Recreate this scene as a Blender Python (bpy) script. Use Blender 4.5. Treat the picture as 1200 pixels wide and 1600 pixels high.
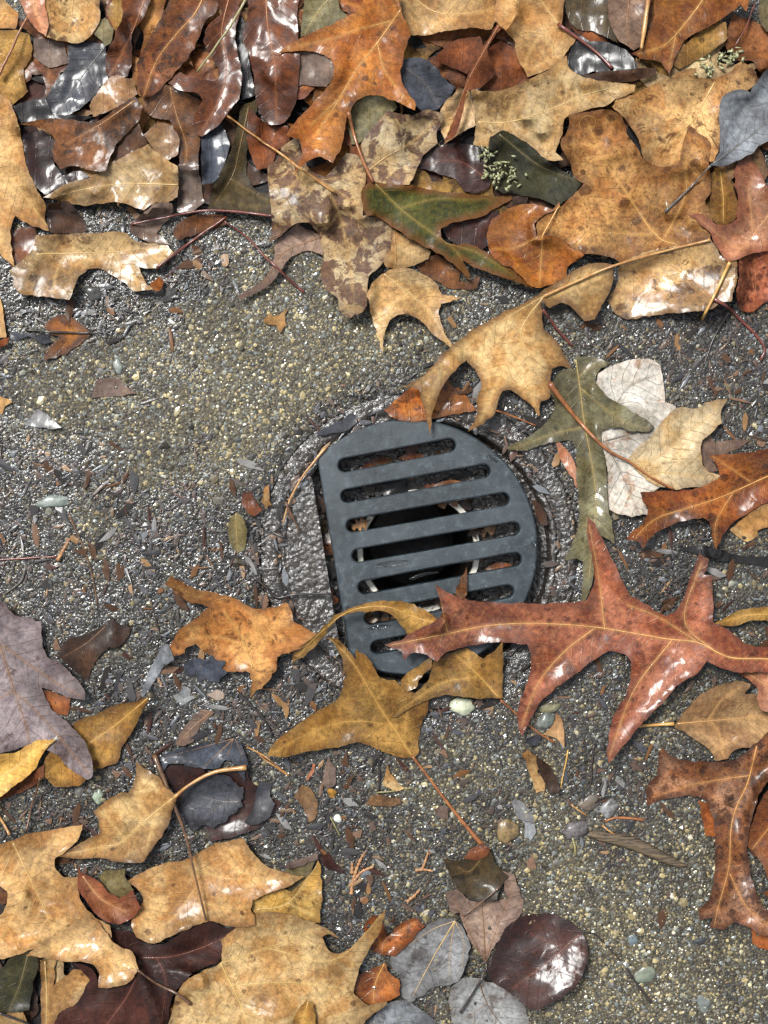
import bpy, bmesh, math, random
import numpy as np
from mathutils import Vector, geometry

# ---------------------------------------------------------------- scene, camera, sky, sun
scene = bpy.context.scene
for o in list(bpy.data.objects):
    bpy.data.objects.remove(o, do_unlink=True)
COL = scene.collection
U = 0.00025            # metres on the ground per photograph pixel (the grate is 100 mm across)
D = 0.55               # camera height above the concrete
MM = 0.001

cam_data = bpy.data.cameras.new('camera')
cam_data.sensor_fit = 'VERTICAL'
cam_data.sensor_height = 36.0
cam_data.lens = 36.0 * D / (1600 * U)
cam_data.clip_start = 0.01
cam_data.clip_end = 200.0
cam = bpy.data.objects.new('camera', cam_data)
cam.location = (0, 0, D)
COL.objects.link(cam)
scene.camera = cam

SUN_DIR = Vector((-0.36, 0.42, 0.83)).normalized()      # towards the bright part of the overcast sky
elev = math.asin(SUN_DIR.z)
world = bpy.data.worlds.new('World')
scene.world = world
world.use_nodes = True
wn = world.node_tree.nodes
wl = world.node_tree.links
wn.clear()
sky = wn.new('ShaderNodeTexSky')
sky.sky_type = 'NISHITA'
sky.sun_disc = False
sky.sun_elevation = elev
sky.sun_rotation = math.atan2(SUN_DIR.x, SUN_DIR.y)
sky.air_density = 1.0
sky.dust_density = 0.6
sky.ozone_density = 1.0
hs = wn.new('ShaderNodeHueSaturation')
hs.inputs['Saturation'].default_value = 0.25            # cloud cover takes most of the blue out
bg = wn.new('ShaderNodeBackground')
bg.inputs['Strength'].default_value = 0.05
wo = wn.new('ShaderNodeOutputWorld')
wl.new(sky.outputs[0], hs.inputs['Color'])
wl.new(hs.outputs[0], bg.inputs['Color'])
wl.new(bg.outputs[0], wo.inputs['Surface'])

sun_data = bpy.data.lights.new('sun', 'SUN')
sun_data.energy = 1.5
sun_data.angle = math.radians(20)
sun_data.color = (1.0, 0.985, 0.95)
sun = bpy.data.objects.new('sun', sun_data)
sun.rotation_euler = SUN_DIR.to_track_quat('Z', 'Y').to_euler()
sun.location = SUN_DIR * 3
COL.objects.link(sun)

scene.view_settings.view_transform = 'Standard'
scene.view_settings.look = 'None'
scene.view_settings.gamma = 1.0
scene.view_settings.use_curve_mapping = False
scene.view_settings.exposure = 2.0
scene.render.film_transparent = False
scene.render.engine = 'CYCLES'
scene.cycles.max_bounces = 5
scene.cycles.diffuse_bounces = 2
scene.cycles.glossy_bounces = 2
scene.cycles.transmission_bounces = 6
scene.cycles.use_denoising = True
scene.cycles.use_adaptive_sampling = True
scene.cycles.adaptive_threshold = 0.03

rng = np.random.default_rng(7)
random.seed(7)

# ---------------------------------------------------------------- helpers
def w2(px, py, z=0.0):
    """photograph pixel + height (m) -> point in the place"""
    k = (D - z) / D
    return ((px - 600.0) * U * k, (800.0 - py) * U * k, z)

def lin(c, f=1.0):
    r = []
    for v in c:
        v = v / 255.0
        r.append((v / 12.92 if v <= 0.04045 else ((v + 0.055) / 1.055) ** 2.4) * f)
    return (r[0], r[1], r[2], 1.0)

_ncache = {}
def vnoise(x, y, scale, seed):
    """smooth value noise, about -1..1"""
    if seed not in _ncache:
        _ncache[seed] = np.random.default_rng(seed).uniform(-1, 1, (64, 64))
    g = _ncache[seed]
    fx = np.asarray(x, float) / scale + 500.37
    fy = np.asarray(y, float) / scale + 500.81
    ix = np.floor(fx).astype(int); iy = np.floor(fy).astype(int)
    tx = fx - ix; ty = fy - iy
    tx = tx * tx * (3 - 2 * tx); ty = ty * ty * (3 - 2 * ty)
    a = g[iy % 64, ix % 64]; b = g[iy % 64, (ix + 1) % 64]
    c = g[(iy + 1) % 64, ix % 64]; d = g[(iy + 1) % 64, (ix + 1) % 64]
    return (a * (1 - tx) + b * tx) * (1 - ty) + (c * (1 - tx) + d * tx) * ty

def new_mesh(name, verts, faces, mat=None, smooth=True, sharp=None):
    me = bpy.data.meshes.new(name)
    me.from_pydata([tuple(v) for v in verts], [], [tuple(int(i) for i in f) for f in faces])
    if mat: me.materials.append(mat)
    if smooth:
        me.polygons.foreach_set('use_smooth', np.ones(len(me.polygons), bool))
        if sharp: me.set_sharp_from_angle(angle=math.radians(sharp))
    me.update()
    return me

def fast_mesh(name, V, F, mat=None, smooth=True):
    """V (n,3) float, F (m,3) int triangles"""
    me = bpy.data.meshes.new(name)
    V = np.ascontiguousarray(V, np.float32); F = np.ascontiguousarray(F, np.int32)
    me.vertices.add(len(V)); me.vertices.foreach_set('co', V.ravel())
    me.loops.add(F.size); me.loops.foreach_set('vertex_index', F.ravel())
    me.polygons.add(len(F)); me.polygons.foreach_set('loop_start', np.arange(0, F.size, 3, dtype=np.int32))
    me.polygons.foreach_set('use_smooth', np.full(len(F), smooth, bool))
    if mat: me.materials.append(mat)
    me.update(calc_edges=True)
    return me

def fattr(me, name, arr):
    a = me.attributes.new(name, 'FLOAT', 'POINT')
    a.data.foreach_set('value', np.ascontiguousarray(arr, np.float32))

def cattr(me, name, arr):
    a = me.attributes.new(name, 'FLOAT_COLOR', 'POINT')
    a.data.foreach_set('color', np.ascontiguousarray(arr, np.float32).ravel())

def link(name, data, parent=None, loc=None):
    o = bpy.data.objects.new(name, data)
    COL.objects.link(o)
    if parent: o.parent = parent
    if loc is not None: o.location = loc
    return o

def tag(o, label=None, cat=None, group=None, kind=None):
    if label: o['label'] = label
    if cat: o['category'] = cat
    if group: o['group'] = group
    if kind: o['kind'] = kind
    return o

def tube(path, radii, sides=6, flat=1.0):
    """tapered tube along 3-D points; returns verts, faces"""
    P = np.asarray(path, float); n = len(P)
    R = np.interp(np.linspace(0, 1, n), np.linspace(0, 1, len(radii)), radii)
    T = np.gradient(P, axis=0)
    T /= np.maximum(np.linalg.norm(T, axis=1, keepdims=True), 1e-9)
    up = np.array([0, 0, 1.0])
    S = np.cross(T, up); ln = np.linalg.norm(S, axis=1, keepdims=True)
    S = np.where(ln < 1e-4, np.array([1.0, 0, 0]), S / np.maximum(ln, 1e-9))
    N = np.cross(S, T)
    V = []; F = []
    for i in range(n):
        for k in range(sides):
            a = 2 * math.pi * k / sides
            V.append(P[i] + S[i] * (R[i] * math.cos(a)) + N[i] * (R[i] * flat * math.sin(a)))
    for i in range(n - 1):
        for k in range(sides):
            k2 = (k + 1) % sides
            F.append((i * sides + k, i * sides + k2, (i + 1) * sides + k2, (i + 1) * sides + k))
    F.append(tuple(range(sides))[::-1]); F.append(tuple((n - 1) * sides + k for k in range(sides)))
    return V, F

def resample(pts, step):
    """smooth open polyline, sampled about every `step`"""
    P = np.asarray(pts, float)
    if len(P) == 2:
        n = max(2, int(np.linalg.norm(P[1] - P[0]) / step) + 1)
        return P[0] + (P[1] - P[0]) * np.linspace(0, 1, n)[:, None]
    Q = np.vstack([2 * P[0] - P[1], P, 2 * P[-1] - P[-2]])
    out = []
    for i in range(1, len(Q) - 2):
        p0, p1, p2, p3 = Q[i - 1:i + 3]
        n = max(1, int(np.linalg.norm(p2 - p1) / step))
        for t in np.arange(n) / n:
            out.append(0.5 * (2 * p1 + (p2 - p0) * t + (2 * p0 - 5 * p1 + 4 * p2 - p3) * t * t + (3 * p1 - p0 - 3 * p2 + p3) * t ** 3))
    out.append(P[-1])
    return np.array(out)

def outline(pts, step, jit, seed):
    """closed outline: curves through gentle points, keeps sharp tips"""
    P = np.asarray(pts, float); n = len(P)
    a = P - np.roll(P, 1, 0); b = np.roll(P, -1, 0) - P
    ca = np.sum(a * b, 1) / np.maximum(np.linalg.norm(a, axis=1) * np.linalg.norm(b, axis=1), 1e-9)
    corner = ca < math.cos(math.radians(54))
    T = 0.5 * (np.roll(P, -1, 0) - np.roll(P, 1, 0))
    out = []
    for i in range(n):
        j = (i + 1) % n
        p, q = P[i], P[j]; d = q - p; L = np.linalg.norm(d)
        t0 = d if corner[i] else T[i] * min(1.0, L / max(np.linalg.norm(T[i]), 1e-6))
        t1 = d if corner[j] else T[j] * min(1.0, L / max(np.linalg.norm(T[j]), 1e-6))
        m = max(1, int(L / step))
        for t in np.arange(m) / m:
            h00 = 2*t**3 - 3*t**2 + 1; h10 = t**3 - 2*t**2 + t; h01 = -2*t**3 + 3*t**2; h11 = t**3 - t**2
            out.append(h00 * p + h10 * t0 + h01 * q + h11 * t1)
    O = np.array(out)
    if jit:
        O = O + jit * np.stack([vnoise(O[:, 0], O[:, 1], 9, seed), vnoise(O[:, 0], O[:, 1], 9, seed + 1)], 1) \
              + 0.5 * jit * np.stack([vnoise(O[:, 0], O[:, 1], 4, seed + 2), vnoise(O[:, 0], O[:, 1], 4, seed + 3)], 1)
    return O

def inside(poly, X, Y):
    c = np.zeros(X.shape, bool); n = len(poly)
    for i in range(n):
        x1, y1 = poly[i]; x2, y2 = poly[i - 1]
        if y1 == y2: continue
        m = ((y1 > Y) != (y2 > Y)) & (X < (x2 - x1) * (Y - y1) / (y2 - y1) + x1)
        c ^= m
    return c

def fill(poly, step, holes=(), seed=0):
    """triangulate an outline with a jittered net of interior points"""
    r = np.random.default_rng(seed)
    x0, y0 = poly.min(0); x1, y1 = poly.max(0)
    gx, gy = np.meshgrid(np.arange(x0, x1, step), np.arange(y0, y1, step * 0.87))
    gx = gx + (np.arange(gx.shape[0]) % 2)[:, None] * step * 0.5
    gx = (gx + r.uniform(-.15, .15, gx.shape) * step).ravel(); gy = (gy + r.uniform(-.15, .15, gy.shape) * step).ravel()
    m = inside(poly, gx, gy)
    for h in holes: m &= ~inside(h, gx, gy)
    gx, gy = gx[m], gy[m]
    loops = [poly] + list(holes)
    allb = np.vstack(loops)
    if len(gx):
        d = np.full(len(gx), 1e9)
        for k in range(0, len(allb), 64):
            bb = allb[k:k + 64]
            d = np.minimum(d, np.min(np.hypot(gx[:, None] - bb[:, 0], gy[:, None] - bb[:, 1]), 1))
        keep = d > step * 0.5
        gx, gy = gx[keep], gy[keep]
    verts = [Vector((float(a), float(b))) for a, b in allb] + [Vector((float(a), float(b))) for a, b in zip(gx, gy)]
    edges = []; k = 0
    for lp in loops:
        n = len(lp); edges += [(k + i, k + (i + 1) % n) for i in range(n)]; k += n
    ov, oe, of, *_ = geometry.delaunay_2d_cdt(verts, edges, [], 1 if not holes else 0, 1e-4)
    V = np.array([(v.x, v.y) for v in ov]); F = [tuple(f) for f in of]
    if holes:
        F = np.array([f for f in F if len(f) == 3])
        c = V[F].mean(1)
        m = inside(poly, c[:, 0], c[:, 1])
        for h in holes: m &= ~inside(h, c[:, 0], c[:, 1])
        F = F[m]
    else:
        F = np.array([f for f in F if len(f) == 3])
    return V, F

# ---------------------------------------------------------------- materials
class NT:
    def __init__(s, tree): s.t = tree
    def n(s, typ, ins=None, **props):
        nd = s.t.nodes.new(typ)
        for k, v in props.items(): setattr(nd, k, v)
        for k, v in (ins or {}).items():
            if isinstance(v, bpy.types.NodeSocket): s.t.links.new(v, nd.inputs[k])
            else: nd.inputs[k].default_value = v
        return nd
    def math(s, op, a, b=0.0, c=0.0, clamp=False):
        return s.n('ShaderNodeMath', {0: a, 1: b, 2: c}, operation=op, use_clamp=clamp).outputs[0]
    def noise(s, vec, scale, detail=3.0, rough=0.55, dist=0.0):
        return s.n('ShaderNodeTexNoise', {'Vector': vec, 'Scale': scale, 'Detail': detail, 'Roughness': rough, 'Distortion': dist}).outputs[0]
    def rng(s, v, a, b, c=0.0, d=1.0, smooth=True):
        return s.n('ShaderNodeMapRange', {'Value': v, 'From Min': a, 'From Max': b, 'To Min': c, 'To Max': d},
                   interpolation_type='SMOOTHSTEP' if smooth else 'LINEAR').outputs[0]
    def mix(s, f, a, b, mode='MIX'):
        m = s.n('ShaderNodeMix', data_type='RGBA', blend_type=mode)
        for idx, v in ((0, f), (6, a), (7, b)):
            if isinstance(v, bpy.types.NodeSocket): s.t.links.new(v, m.inputs[idx])
            else: m.inputs[idx].default_value = v
        return m.outputs[2]
    def grey(s, v):
        return s.n('ShaderNodeCombineColor', {0: v, 1: v, 2: v}).outputs[0]
    def bump(s, h, strength, dist, normal=None):
        ins = {'Height': h, 'Strength': strength, 'Distance': dist}
        if normal is not None: ins['Normal'] = normal
        return s.n('ShaderNodeBump', ins).outputs[0]

def new_mat(name):
    m = bpy.data.materials.new(name); m.use_nodes = True
    m.node_tree.nodes.clear()
    return m, NT(m.node_tree)

def finish(m, t, shader):
    out = t.n('ShaderNodeOutputMaterial')
    m.node_tree.links.new(shader, out.inputs['Surface'])
    return m

def leaf_group():
    g = bpy.data.node_groups.new('leaf_blade', 'ShaderNodeTree')
    for nm, typ in (('ColA', 'Color'), ('ColB', 'Color'), ('ColC', 'Color'), ('Vein', 'Color'), ('Spots', 'Float'),
                    ('Blotch', 'Float'), ('Edge', 'Float'), ('Wet', 'Float'), ('Seed', 'Float')):
        g.interface.new_socket(nm, in_out='INPUT', socket_type='NodeSocket' + typ)
    g.interface.new_socket('Shader', in_out='OUTPUT', socket_type='NodeSocketShader')
    t = NT(g)
    gi = t.n('NodeGroupInput').outputs
    co = t.n('ShaderNodeTexCoord').outputs['Object']
    off = t.n('ShaderNodeCombineXYZ', {0: gi['Seed'], 1: t.math('MULTIPLY', gi['Seed'], 0.7), 2: t.math('MULTIPLY', gi['Seed'], 0.3)}).outputs[0]
    vec = t.n('ShaderNodeVectorMath', {0: co, 1: off}, operation='ADD').outputs[0]
    n1 = t.noise(vec, 75, 3, 0.62, 0.4)
    n2 = t.noise(vec, 480, 4, 0.7)
    n3 = t.noise(vec, 900, 4, 0.75)
    ve = t.n('ShaderNodeTexVoronoi', {'Vector': vec, 'Scale': 620.0}, feature='DISTANCE_TO_EDGE').outputs['Distance']
    net = t.math('MULTIPLY', t.rng(ve, 0.02, 0.12, 1.0, 0.0), t.rng(n2, 0.4, 0.6))
    col = t.mix(t.rng(n1, 0.40, 0.60), gi['ColA'], gi['ColB'])
    # blotches
    nb = t.noise(vec, 125, 4, 0.7, 0.6)
    lo = t.math('SUBTRACT', 0.66, t.math('MULTIPLY', gi['Blotch'], 0.24))
    bm = t.n('ShaderNodeMapRange', {'Value': nb, 'From Min': lo, 'From Max': t.math('ADD', lo, 0.07)}, interpolation_type='SMOOTHSTEP').outputs[0]
    bm = t.math('MULTIPLY', bm, t.math('MULTIPLY', gi['Blotch'], 2.0, clamp=True))
    col = t.mix(t.math('MULTIPLY', bm, 0.85), col, gi['ColC'])
    # round spots and fine specks
    vo = t.n('ShaderNodeTexVoronoi', {'Vector': vec, 'Scale': 190.0, 'Randomness': 1.0})
    rad = t.math('MULTIPLY', t.math('POWER', t.n('ShaderNodeSeparateColor', {0: vo.outputs['Color']}).outputs[0], 2.0), t.math('MULTIPLY', gi['Spots'], 0.60))
    sp = t.rng(t.math('SUBTRACT', t.math('ADD', vo.outputs['Distance'], t.math('MULTIPLY', n2, 0.15)), rad), 0.02, 0.12, 1.0, 0.0)
    col = t.mix(t.math('MULTIPLY', sp, 0.75), col, gi['ColC'])
    fs = t.math('MULTIPLY', t.rng(n3, 0.50, 0.62), t.math('ADD', 0.22, t.math('MULTIPLY', gi['Spots'], 0.6)))
    col = t.mix(fs, col, gi['ColC'])
    # fine mottling
    col = t.mix(1.0, col, t.grey(t.math('MULTIPLY', t.math('MULTIPLY', t.rng(n2, 0.30, 0.70, 0.66, 1.26), t.rng(n3, 0.3, 0.7, 0.78, 1.22)), t.rng(t.noise(vec, 32, 2, 0.5), 0.35, 0.65, 0.58, 1.22))), 'MULTIPLY')
    # veins: side branches run off the traced ribs
    vd = t.n('ShaderNodeAttribute', attribute_name='vd').outputs['Fac']
    vs = t.n('ShaderNodeAttribute', attribute_name='vs').outputs['Fac']
    ed = t.n('ShaderNodeAttribute', attribute_name='ed').outputs['Fac']
    tt = t.math('DIVIDE', t.math('SUBTRACT', vs, t.math('MULTIPLY', vd, 0.85)), 5.2)
    tt = t.math('ADD', tt, t.math('MULTIPLY', n1, 0.8))
    fr = t.math('ABSOLUTE', t.math('SUBTRACT', t.math('FRACT', tt), 0.5))
    ln_ = t.math('MULTIPLY', t.rng(fr, 0.015, 0.05, 1.0, 0.0), t.rng(vd, 0.5, 16.0, 1.0, 0.25))
    halo = t.math('MULTIPLY', t.rng(vd, 0.1, 1.3, 1.0, 0.0), 0.35)
    col = t.mix(t.math('MAXIMUM', t.math('MULTIPLY', ln_, 0.30), halo), col, gi['Vein'])
    col = t.mix(t.math('MULTIPLY', net, 0.16), col, gi['Vein'])
    # browned edges
    e2 = t.math('ADD', ed, t.math('MULTIPLY', t.math('SUBTRACT', n1, 0.5), 7.0))
    em = t.math('MULTIPLY', t.rng(e2, 0.0, 3.8, 1.0, 0.0), t.math('MULTIPLY', gi['Edge'], 1.5, clamp=True))
    col = t.mix(em, col, gi['ColC'])
    # relief
    h = t.math('ADD', t.math('MULTIPLY', n2, 0.45), t.math('MULTIPLY', ln_, 0.6))
    nrm = t.bump(h, 0.85, 0.00055)
    wlo = t.math('SUBTRACT', 0.60, t.math('MULTIPLY', gi['Wet'], 0.24))
    wm = t.n('ShaderNodeMapRange', {'Value': t.noise(vec, 85, 5, 0.66), 'From Min': wlo, 'From Max': t.math('ADD', wlo, 0.12)}, interpolation_type='SMOOTHSTEP').outputs[0]
    wet = t.math('MULTIPLY', wm, t.math('ADD', 0.18, t.math('MULTIPLY', gi['Wet'], 0.5)))
    col = t.mix(1.0, col, t.grey(t.rng(wet, 0.0, 1.0, 1.06, 0.80)), 'MULTIPLY')
    film = t.math('ADD', t.noise(vec, 105, 2, 0.35, 0.6), t.math('MULTIPLY', ln_, 0.05))
    cn = t.bump(film, 0.9, 0.0013)
    p = t.n('ShaderNodeBsdfPrincipled', {'Base Color': col, 'Roughness': t.math('SUBTRACT', 0.62, t.math('MULTIPLY', wet, 0.2)),
            'Normal': nrm, 'Coat Weight': wet, 'Coat Roughness': t.rng(n1, 0.3, 0.7, 0.12, 0.30), 'Coat IOR': 1.45, 'Coat Normal': cn,
            'Specular IOR Level': 0.2})
    tr = t.n('ShaderNodeBsdfTranslucent', {'Color': col, 'Normal': nrm})
    mx = t.n('ShaderNodeMixShader', {0: 0.10, 1: p.outputs[0], 2: tr.outputs[0]})
    go = t.n('NodeGroupOutput')
    g.links.new(mx.outputs[0], go.inputs[0])
    return g
LEAF_GROUP = leaf_group()

PAL = {  # main, variation, spots, vein   (as seen in daylight, sRGB)
 'tan':    ((214,178,124), (186,138,82), (96,62,36), (226,186,120)),
 'ltan':   ((224,194,144), (200,158,102), (112,76,48), (228,192,132)),
 'cream':  ((214,190,150), (200,166,116), (96,62,54), (206,164,104)),
 'yellow': ((220,180,106), (198,152,76), (120,84,38), (232,196,118)),
 'orange': ((198,126,54), (164,92,34), (92,50,20), (224,168,92)),
 'rust':   ((184,110,50), (150,76,28), (78,38,16), (222,160,86)),
 'ochre':  ((182,140,74), (150,106,48), (74,48,20), (212,164,84)),
 'red':    ((186,118,88), (146,78,50), (88,44,34), (232,176,108)),
 'pink':   ((210,154,120), (184,118,78), (130,72,48), (220,164,112)),
 'brown':  ((150,98,56), (118,74,42), (62,40,24), (184,132,80)),
 'rbrown': ((142,82,42), (108,58,28), (60,34,24), (176,112,66)),
 'dbrown': ((98,66,44), (72,48,34), (40,28,20), (120,86,58)),
 'maroon': ((82,46,36), (58,32,26), (34,20,20), (116,66,48)),
 'grey':   ((156,158,160), (126,126,128), (80,74,72), (120,116,112)),
 'pgrey':  ((184,186,184), (150,150,150), (104,92,84), (140,138,134)),
 'mauve':  ((164,140,122), (132,110,98), (92,66,56), (150,112,78)),
 'slate':  ((84,88,98), (64,66,74), (38,36,38), (96,90,88)),
 'black':  ((56,54,54), (42,38,38), (24,20,20), (72,66,60)),
 'white':  ((214,212,204), (186,182,172), (158,112,72), (120,104,92)),
 'olive':  ((156,146,110), (128,114,76), (82,72,48), (184,158,100)),
 'dolive': ((100,82,46), (72,58,32), (38,30,18), (132,104,60)),
 'green':  ((84,88,34), (62,68,24), (104,66,26), (150,128,56)),
 'dgreen': ((70,66,36), (50,50,28), (36,30,20), (118,104,66)),
 'amber':  ((198,146,86), (166,108,54), (92,54,26), (216,164,94)),
 'spat':   ((198,142,104), (164,98,54), (78,42,24), (214,150,90)),
 'bark':   ((158,96,50), (120,66,34), (58,34,20), (196,138,80)),
 'lilac':  ((162,150,152), (128,116,120), (88,66,60), (156,118,84)),
 'tanw':   ((190,150,104), (156,116,78), (92,62,46), (210,160,100)),
}
ALB = 0.66
DEEP = 1.08          # power curve: deepens, saturates and adds contrast to every leaf colour
_mseed = [0.0]
def leaf_mat(pal, spots=0.35, blotch=0.2, edge=0.25, wet=0.7):
    a, b, c, v = PAL[pal]
    _mseed[0] += 0.137
    m, t = new_mat('leaf_' + pal)
    j = rng.uniform(0.84, 1.10)
    hue = rng.uniform(-0.07, 0.06)
    def cc(x):
        r = lin(x)
        r = [0.72 * j * q ** DEEP for q in r[:3]]
        return (r[0] * (1 + hue), r[1], r[2] * (1 - hue), 1)
    gnode = t.n('ShaderNodeGroup')
    gnode.node_tree = LEAF_GROUP
    for k, val in (('ColA', cc(a)), ('ColB', cc(b)), ('ColC', cc(c)), ('Vein', cc(v)), ('Spots', spots), ('Blotch', blotch),
                   ('Edge', edge), ('Wet', wet), ('Seed', _mseed[0])):
        gnode.inputs[k].default_value = val
    return finish(m, t, gnode.outputs[0])

def stick_mat(name, c1, c2, rough=0.4, coat=0.35, scale=300):
    m, t = new_mat(name)
    co = t.n('ShaderNodeTexCoord').outputs['Object']
    n = t.noise(co, scale, 4, 0.6)
    col = t.mix(t.rng(n, 0.35, 0.65), lin(c1, ALB), lin(c2, ALB))
    p = t.n('ShaderNodeBsdfPrincipled', {'Base Color': col, 'Roughness': rough, 'Coat Weight': coat, 'Coat Roughness': 0.1,
            'Normal': t.bump(n, 0.4, 0.0003)})
    return finish(m, t, p.outputs[0])
STEM = {k: stick_mat('stem_' + k, *c) for k, c in {
    'tan': ((206,160,96), (176,120,62)), 'orange': ((176,112,60), (136,78,42)), 'red': ((128,62,46), (92,44,38)),
    'brown': ((120,84,54), (84,58,40)), 'dark': ((58,46,40), (38,32,30)), 'green': ((168,160,110), (136,124,76)),
    'yellow': ((226,184,104), (204,150,74)), 'grey': ((120,112,104), (84,76,72))}.items()}
VEIN_MAT = {k: stick_mat('vein_' + k, v[3], tuple(int(x * 0.88) for x in v[3]), 0.5, 0.3) for k, v in PAL.items()}

# ---------------------------------------------------------------- ground
CX, CY = 655.0, 862.0          # centre of the drain socket
GX, GY, GR = 640.0, 855.0, 200.0   # the grate's disc

def tone(x, y):
    """how pale and clean the concrete is: old stains, silt and leaf mould (0 dark .. 1 pale)"""
    x = np.asarray(x, float); y = np.asarray(y, float)
    v = np.full(x.shape, 0.36)
    for bx, by, rx, ry, a in ((470, 560, 200, 120, .52), (420, 680, 120, 90, .30), (1040, 1480, 260, 150, .46), (820, 1330, 160, 90, .22),
                              (900, 1130, 180, 60, .18), (120, 620, 160, 90, .14), (700, 1180, 160, 70, .12), (260, 640, 120, 120, .12),
                              (90, 460, 170, 60, -.25), (300, 1080, 230, 120, -.25), (470, 1270, 160, 120, -.22), (1090, 540, 160, 80, -.26),
                              (1020, 900, 150, 90, -.24), (200, 880, 220, 80, -.12), (520, 430, 110, 40, .1), (330, 1290, 120, 60, -.2)):
        v = v + a * np.exp(-((x - bx) / rx) ** 2 - ((y - by) / ry) ** 2)
    r = np.hypot(x - CX, y - CY)
    v = v - 0.30 * np.exp(-((r - 262) / 28) ** 2)
    v = v + 0.18 * vnoise(x, y, 90, 11) + 0.16 * vnoise(x, y, 35, 12)
    return np.clip(v, 0.02, 1.0)

def ground_z(x, y):
    e = np.minimum.reduce([np.asarray(x) + 190, 1390 - np.asarray(x), np.asarray(y) + 190, 1790 - np.asarray(y)]) / 60.0
    e = np.clip(e, 0, 1)
    r = np.hypot(np.asarray(x) - CX, np.asarray(y) - CY)
    dip = -0.9 * np.exp(-((np.maximum(r - 250, 0)) / 14) ** 2)
    return e * MM * (0.35 * vnoise(x, y, 120, 21) + 0.22 * vnoise(x, y, 38, 22) + 0.12 * vnoise(x, y, 14, 23) + dip)

def concrete_mat():
    m, t = new_mat('wet_concrete')
    co = t.n('ShaderNodeTexCoord').outputs['Object']
    tn = t.n('ShaderNodeAttribute', attribute_name='tone').outputs['Fac']
    v1 = t.n('ShaderNodeTexVoronoi', {'Vector': co, 'Scale': 900.0})
    v2 = t.n('ShaderNodeTexVoronoi', {'Vector': co, 'Scale': 260.0})
    rnd = t.n('ShaderNodeSeparateColor', {0: v1.outputs['Color']})
    n1 = t.noise(co, 240, 5, 0.65)
    dark = t.mix(rnd.outputs[0], lin((26, 23, 19), ALB), lin((46, 41, 34), ALB))
    pale = t.mix(rnd.outputs[1], lin((54, 48, 35), ALB), lin((96, 88, 66), ALB))
    f = t.rng(t.math('ADD', tn, t.math('MULTIPLY', t.math('SUBTRACT', n1, 0.5), 0.9)), 0.2, 0.95)
    col = t.mix(f, dark, pale)
    col = t.mix(t.rng(rnd.outputs[2], 0.88, 0.97), col, lin((126, 132, 130), ALB))
    h = t.math('ADD', t.math('MULTIPLY', v1.outputs['Distance'], -0.6), t.math('MULTIPLY', n1, 0.8))
    h = t.math('ADD', h, t.math('MULTIPLY', v2.outputs['Distance'], -0.5))
    wet = t.rng(t.math('ADD', t.noise(co, 30, 3), t.math('MULTIPLY', tn, -0.5)), 0.15, 0.5)
    p = t.n('ShaderNodeBsdfPrincipled', {'Base Color': col, 'Roughness': 0.6, 'Normal': t.bump(h, 0.9, 0.0008),
            'Coat Weight': wet, 'Coat Roughness': 0.08, 'Coat Normal': t.bump(t.math('ADD', h, t.math('MULTIPLY', n1, 0.6)), 0.5, 0.0008)})
    return finish(m, t, p.outputs[0])
CONCRETE = concrete_mat()

def build_ground():
    ang = np.linspace(0, 2 * math.pi, 180, endpoint=False)
    hole = np.stack([CX + 250 * np.cos(ang) + 1.8 * vnoise(np.cos(ang) * 300, np.sin(ang) * 300, 40, 5),
                     CY + 250 * np.sin(ang) + 1.8 * vnoise(np.cos(ang) * 300, np.sin(ang) * 300, 40, 6)], 1)
    xs = np.arange(-200, 1401, 20.0); ys = np.arange(-200, 1801, 20.0)
    rect = np.array([(x, -200) for x in xs[:-1]] + [(1400, y) for y in ys[:-1]] + [(x, 1800) for x in xs[:0:-1]] + [(-200, y) for y in ys[:0:-1]])
    V, F = fill(rect, 9.0, [hole], 3)
    z = ground_z(V[:, 0], V[:, 1])
    P = [w2(a, b) for a, b in V]
    P = [(p[0], p[1], zz) for p, zz in zip(P, z)]
    n = len(P)
    # skirt down into the socket, and the rest of the pavement out to the horizon
    hp = [i for i in range(n) if abs(math.hypot(V[i, 0] - CX, V[i, 1] - CY) - 250) < 4.2]
    hp.sort(key=lambda i: math.atan2(V[i, 1] - CY, V[i, 0] - CX))
    faces = [tuple(f) for f in F]
    k0 = len(P)
    for i in hp: P.append((P[i][0], P[i][1], -0.006))
    for j in range(len(hp)):
        j2 = (j + 1) % len(hp)
        faces.append((hp[j], hp[j2], k0 + j2, k0 + j))
    k = len(P)
    c = [w2(-200, -200), w2(1400, -200), w2(1400, 1800), w2(-200, 1800)]
    B = 60.0
    P += c + [(-B, B, 0), (B, B, 0), (B, -B, 0), (-B, -B, 0)]
    for a in range(4):
        b = (a + 1) % 4
        faces.append((k + a, k + b, k + 4 + b, k + 4 + a))
    me = new_mesh('ground', P, faces, CONCRETE, True, 50)
    T = np.full(len(P), 0.4); T[:n] = tone(V[:, 0], V[:, 1])
    fattr(me, 'tone', T)
    bm = bmesh.new(); bm.from_mesh(me)
    bmesh.ops.recalc_face_normals(bm, faces=bm.faces)
    up = sum(f.normal.z for f in bm.faces)
    if up < 0: bmesh.ops.reverse_faces(bm, faces=bm.faces)
    bm.to_mesh(me); bm.free()
    o = link('ground', me)
    tag(o, kind='structure')
    return o
GROUND = build_ground()

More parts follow.
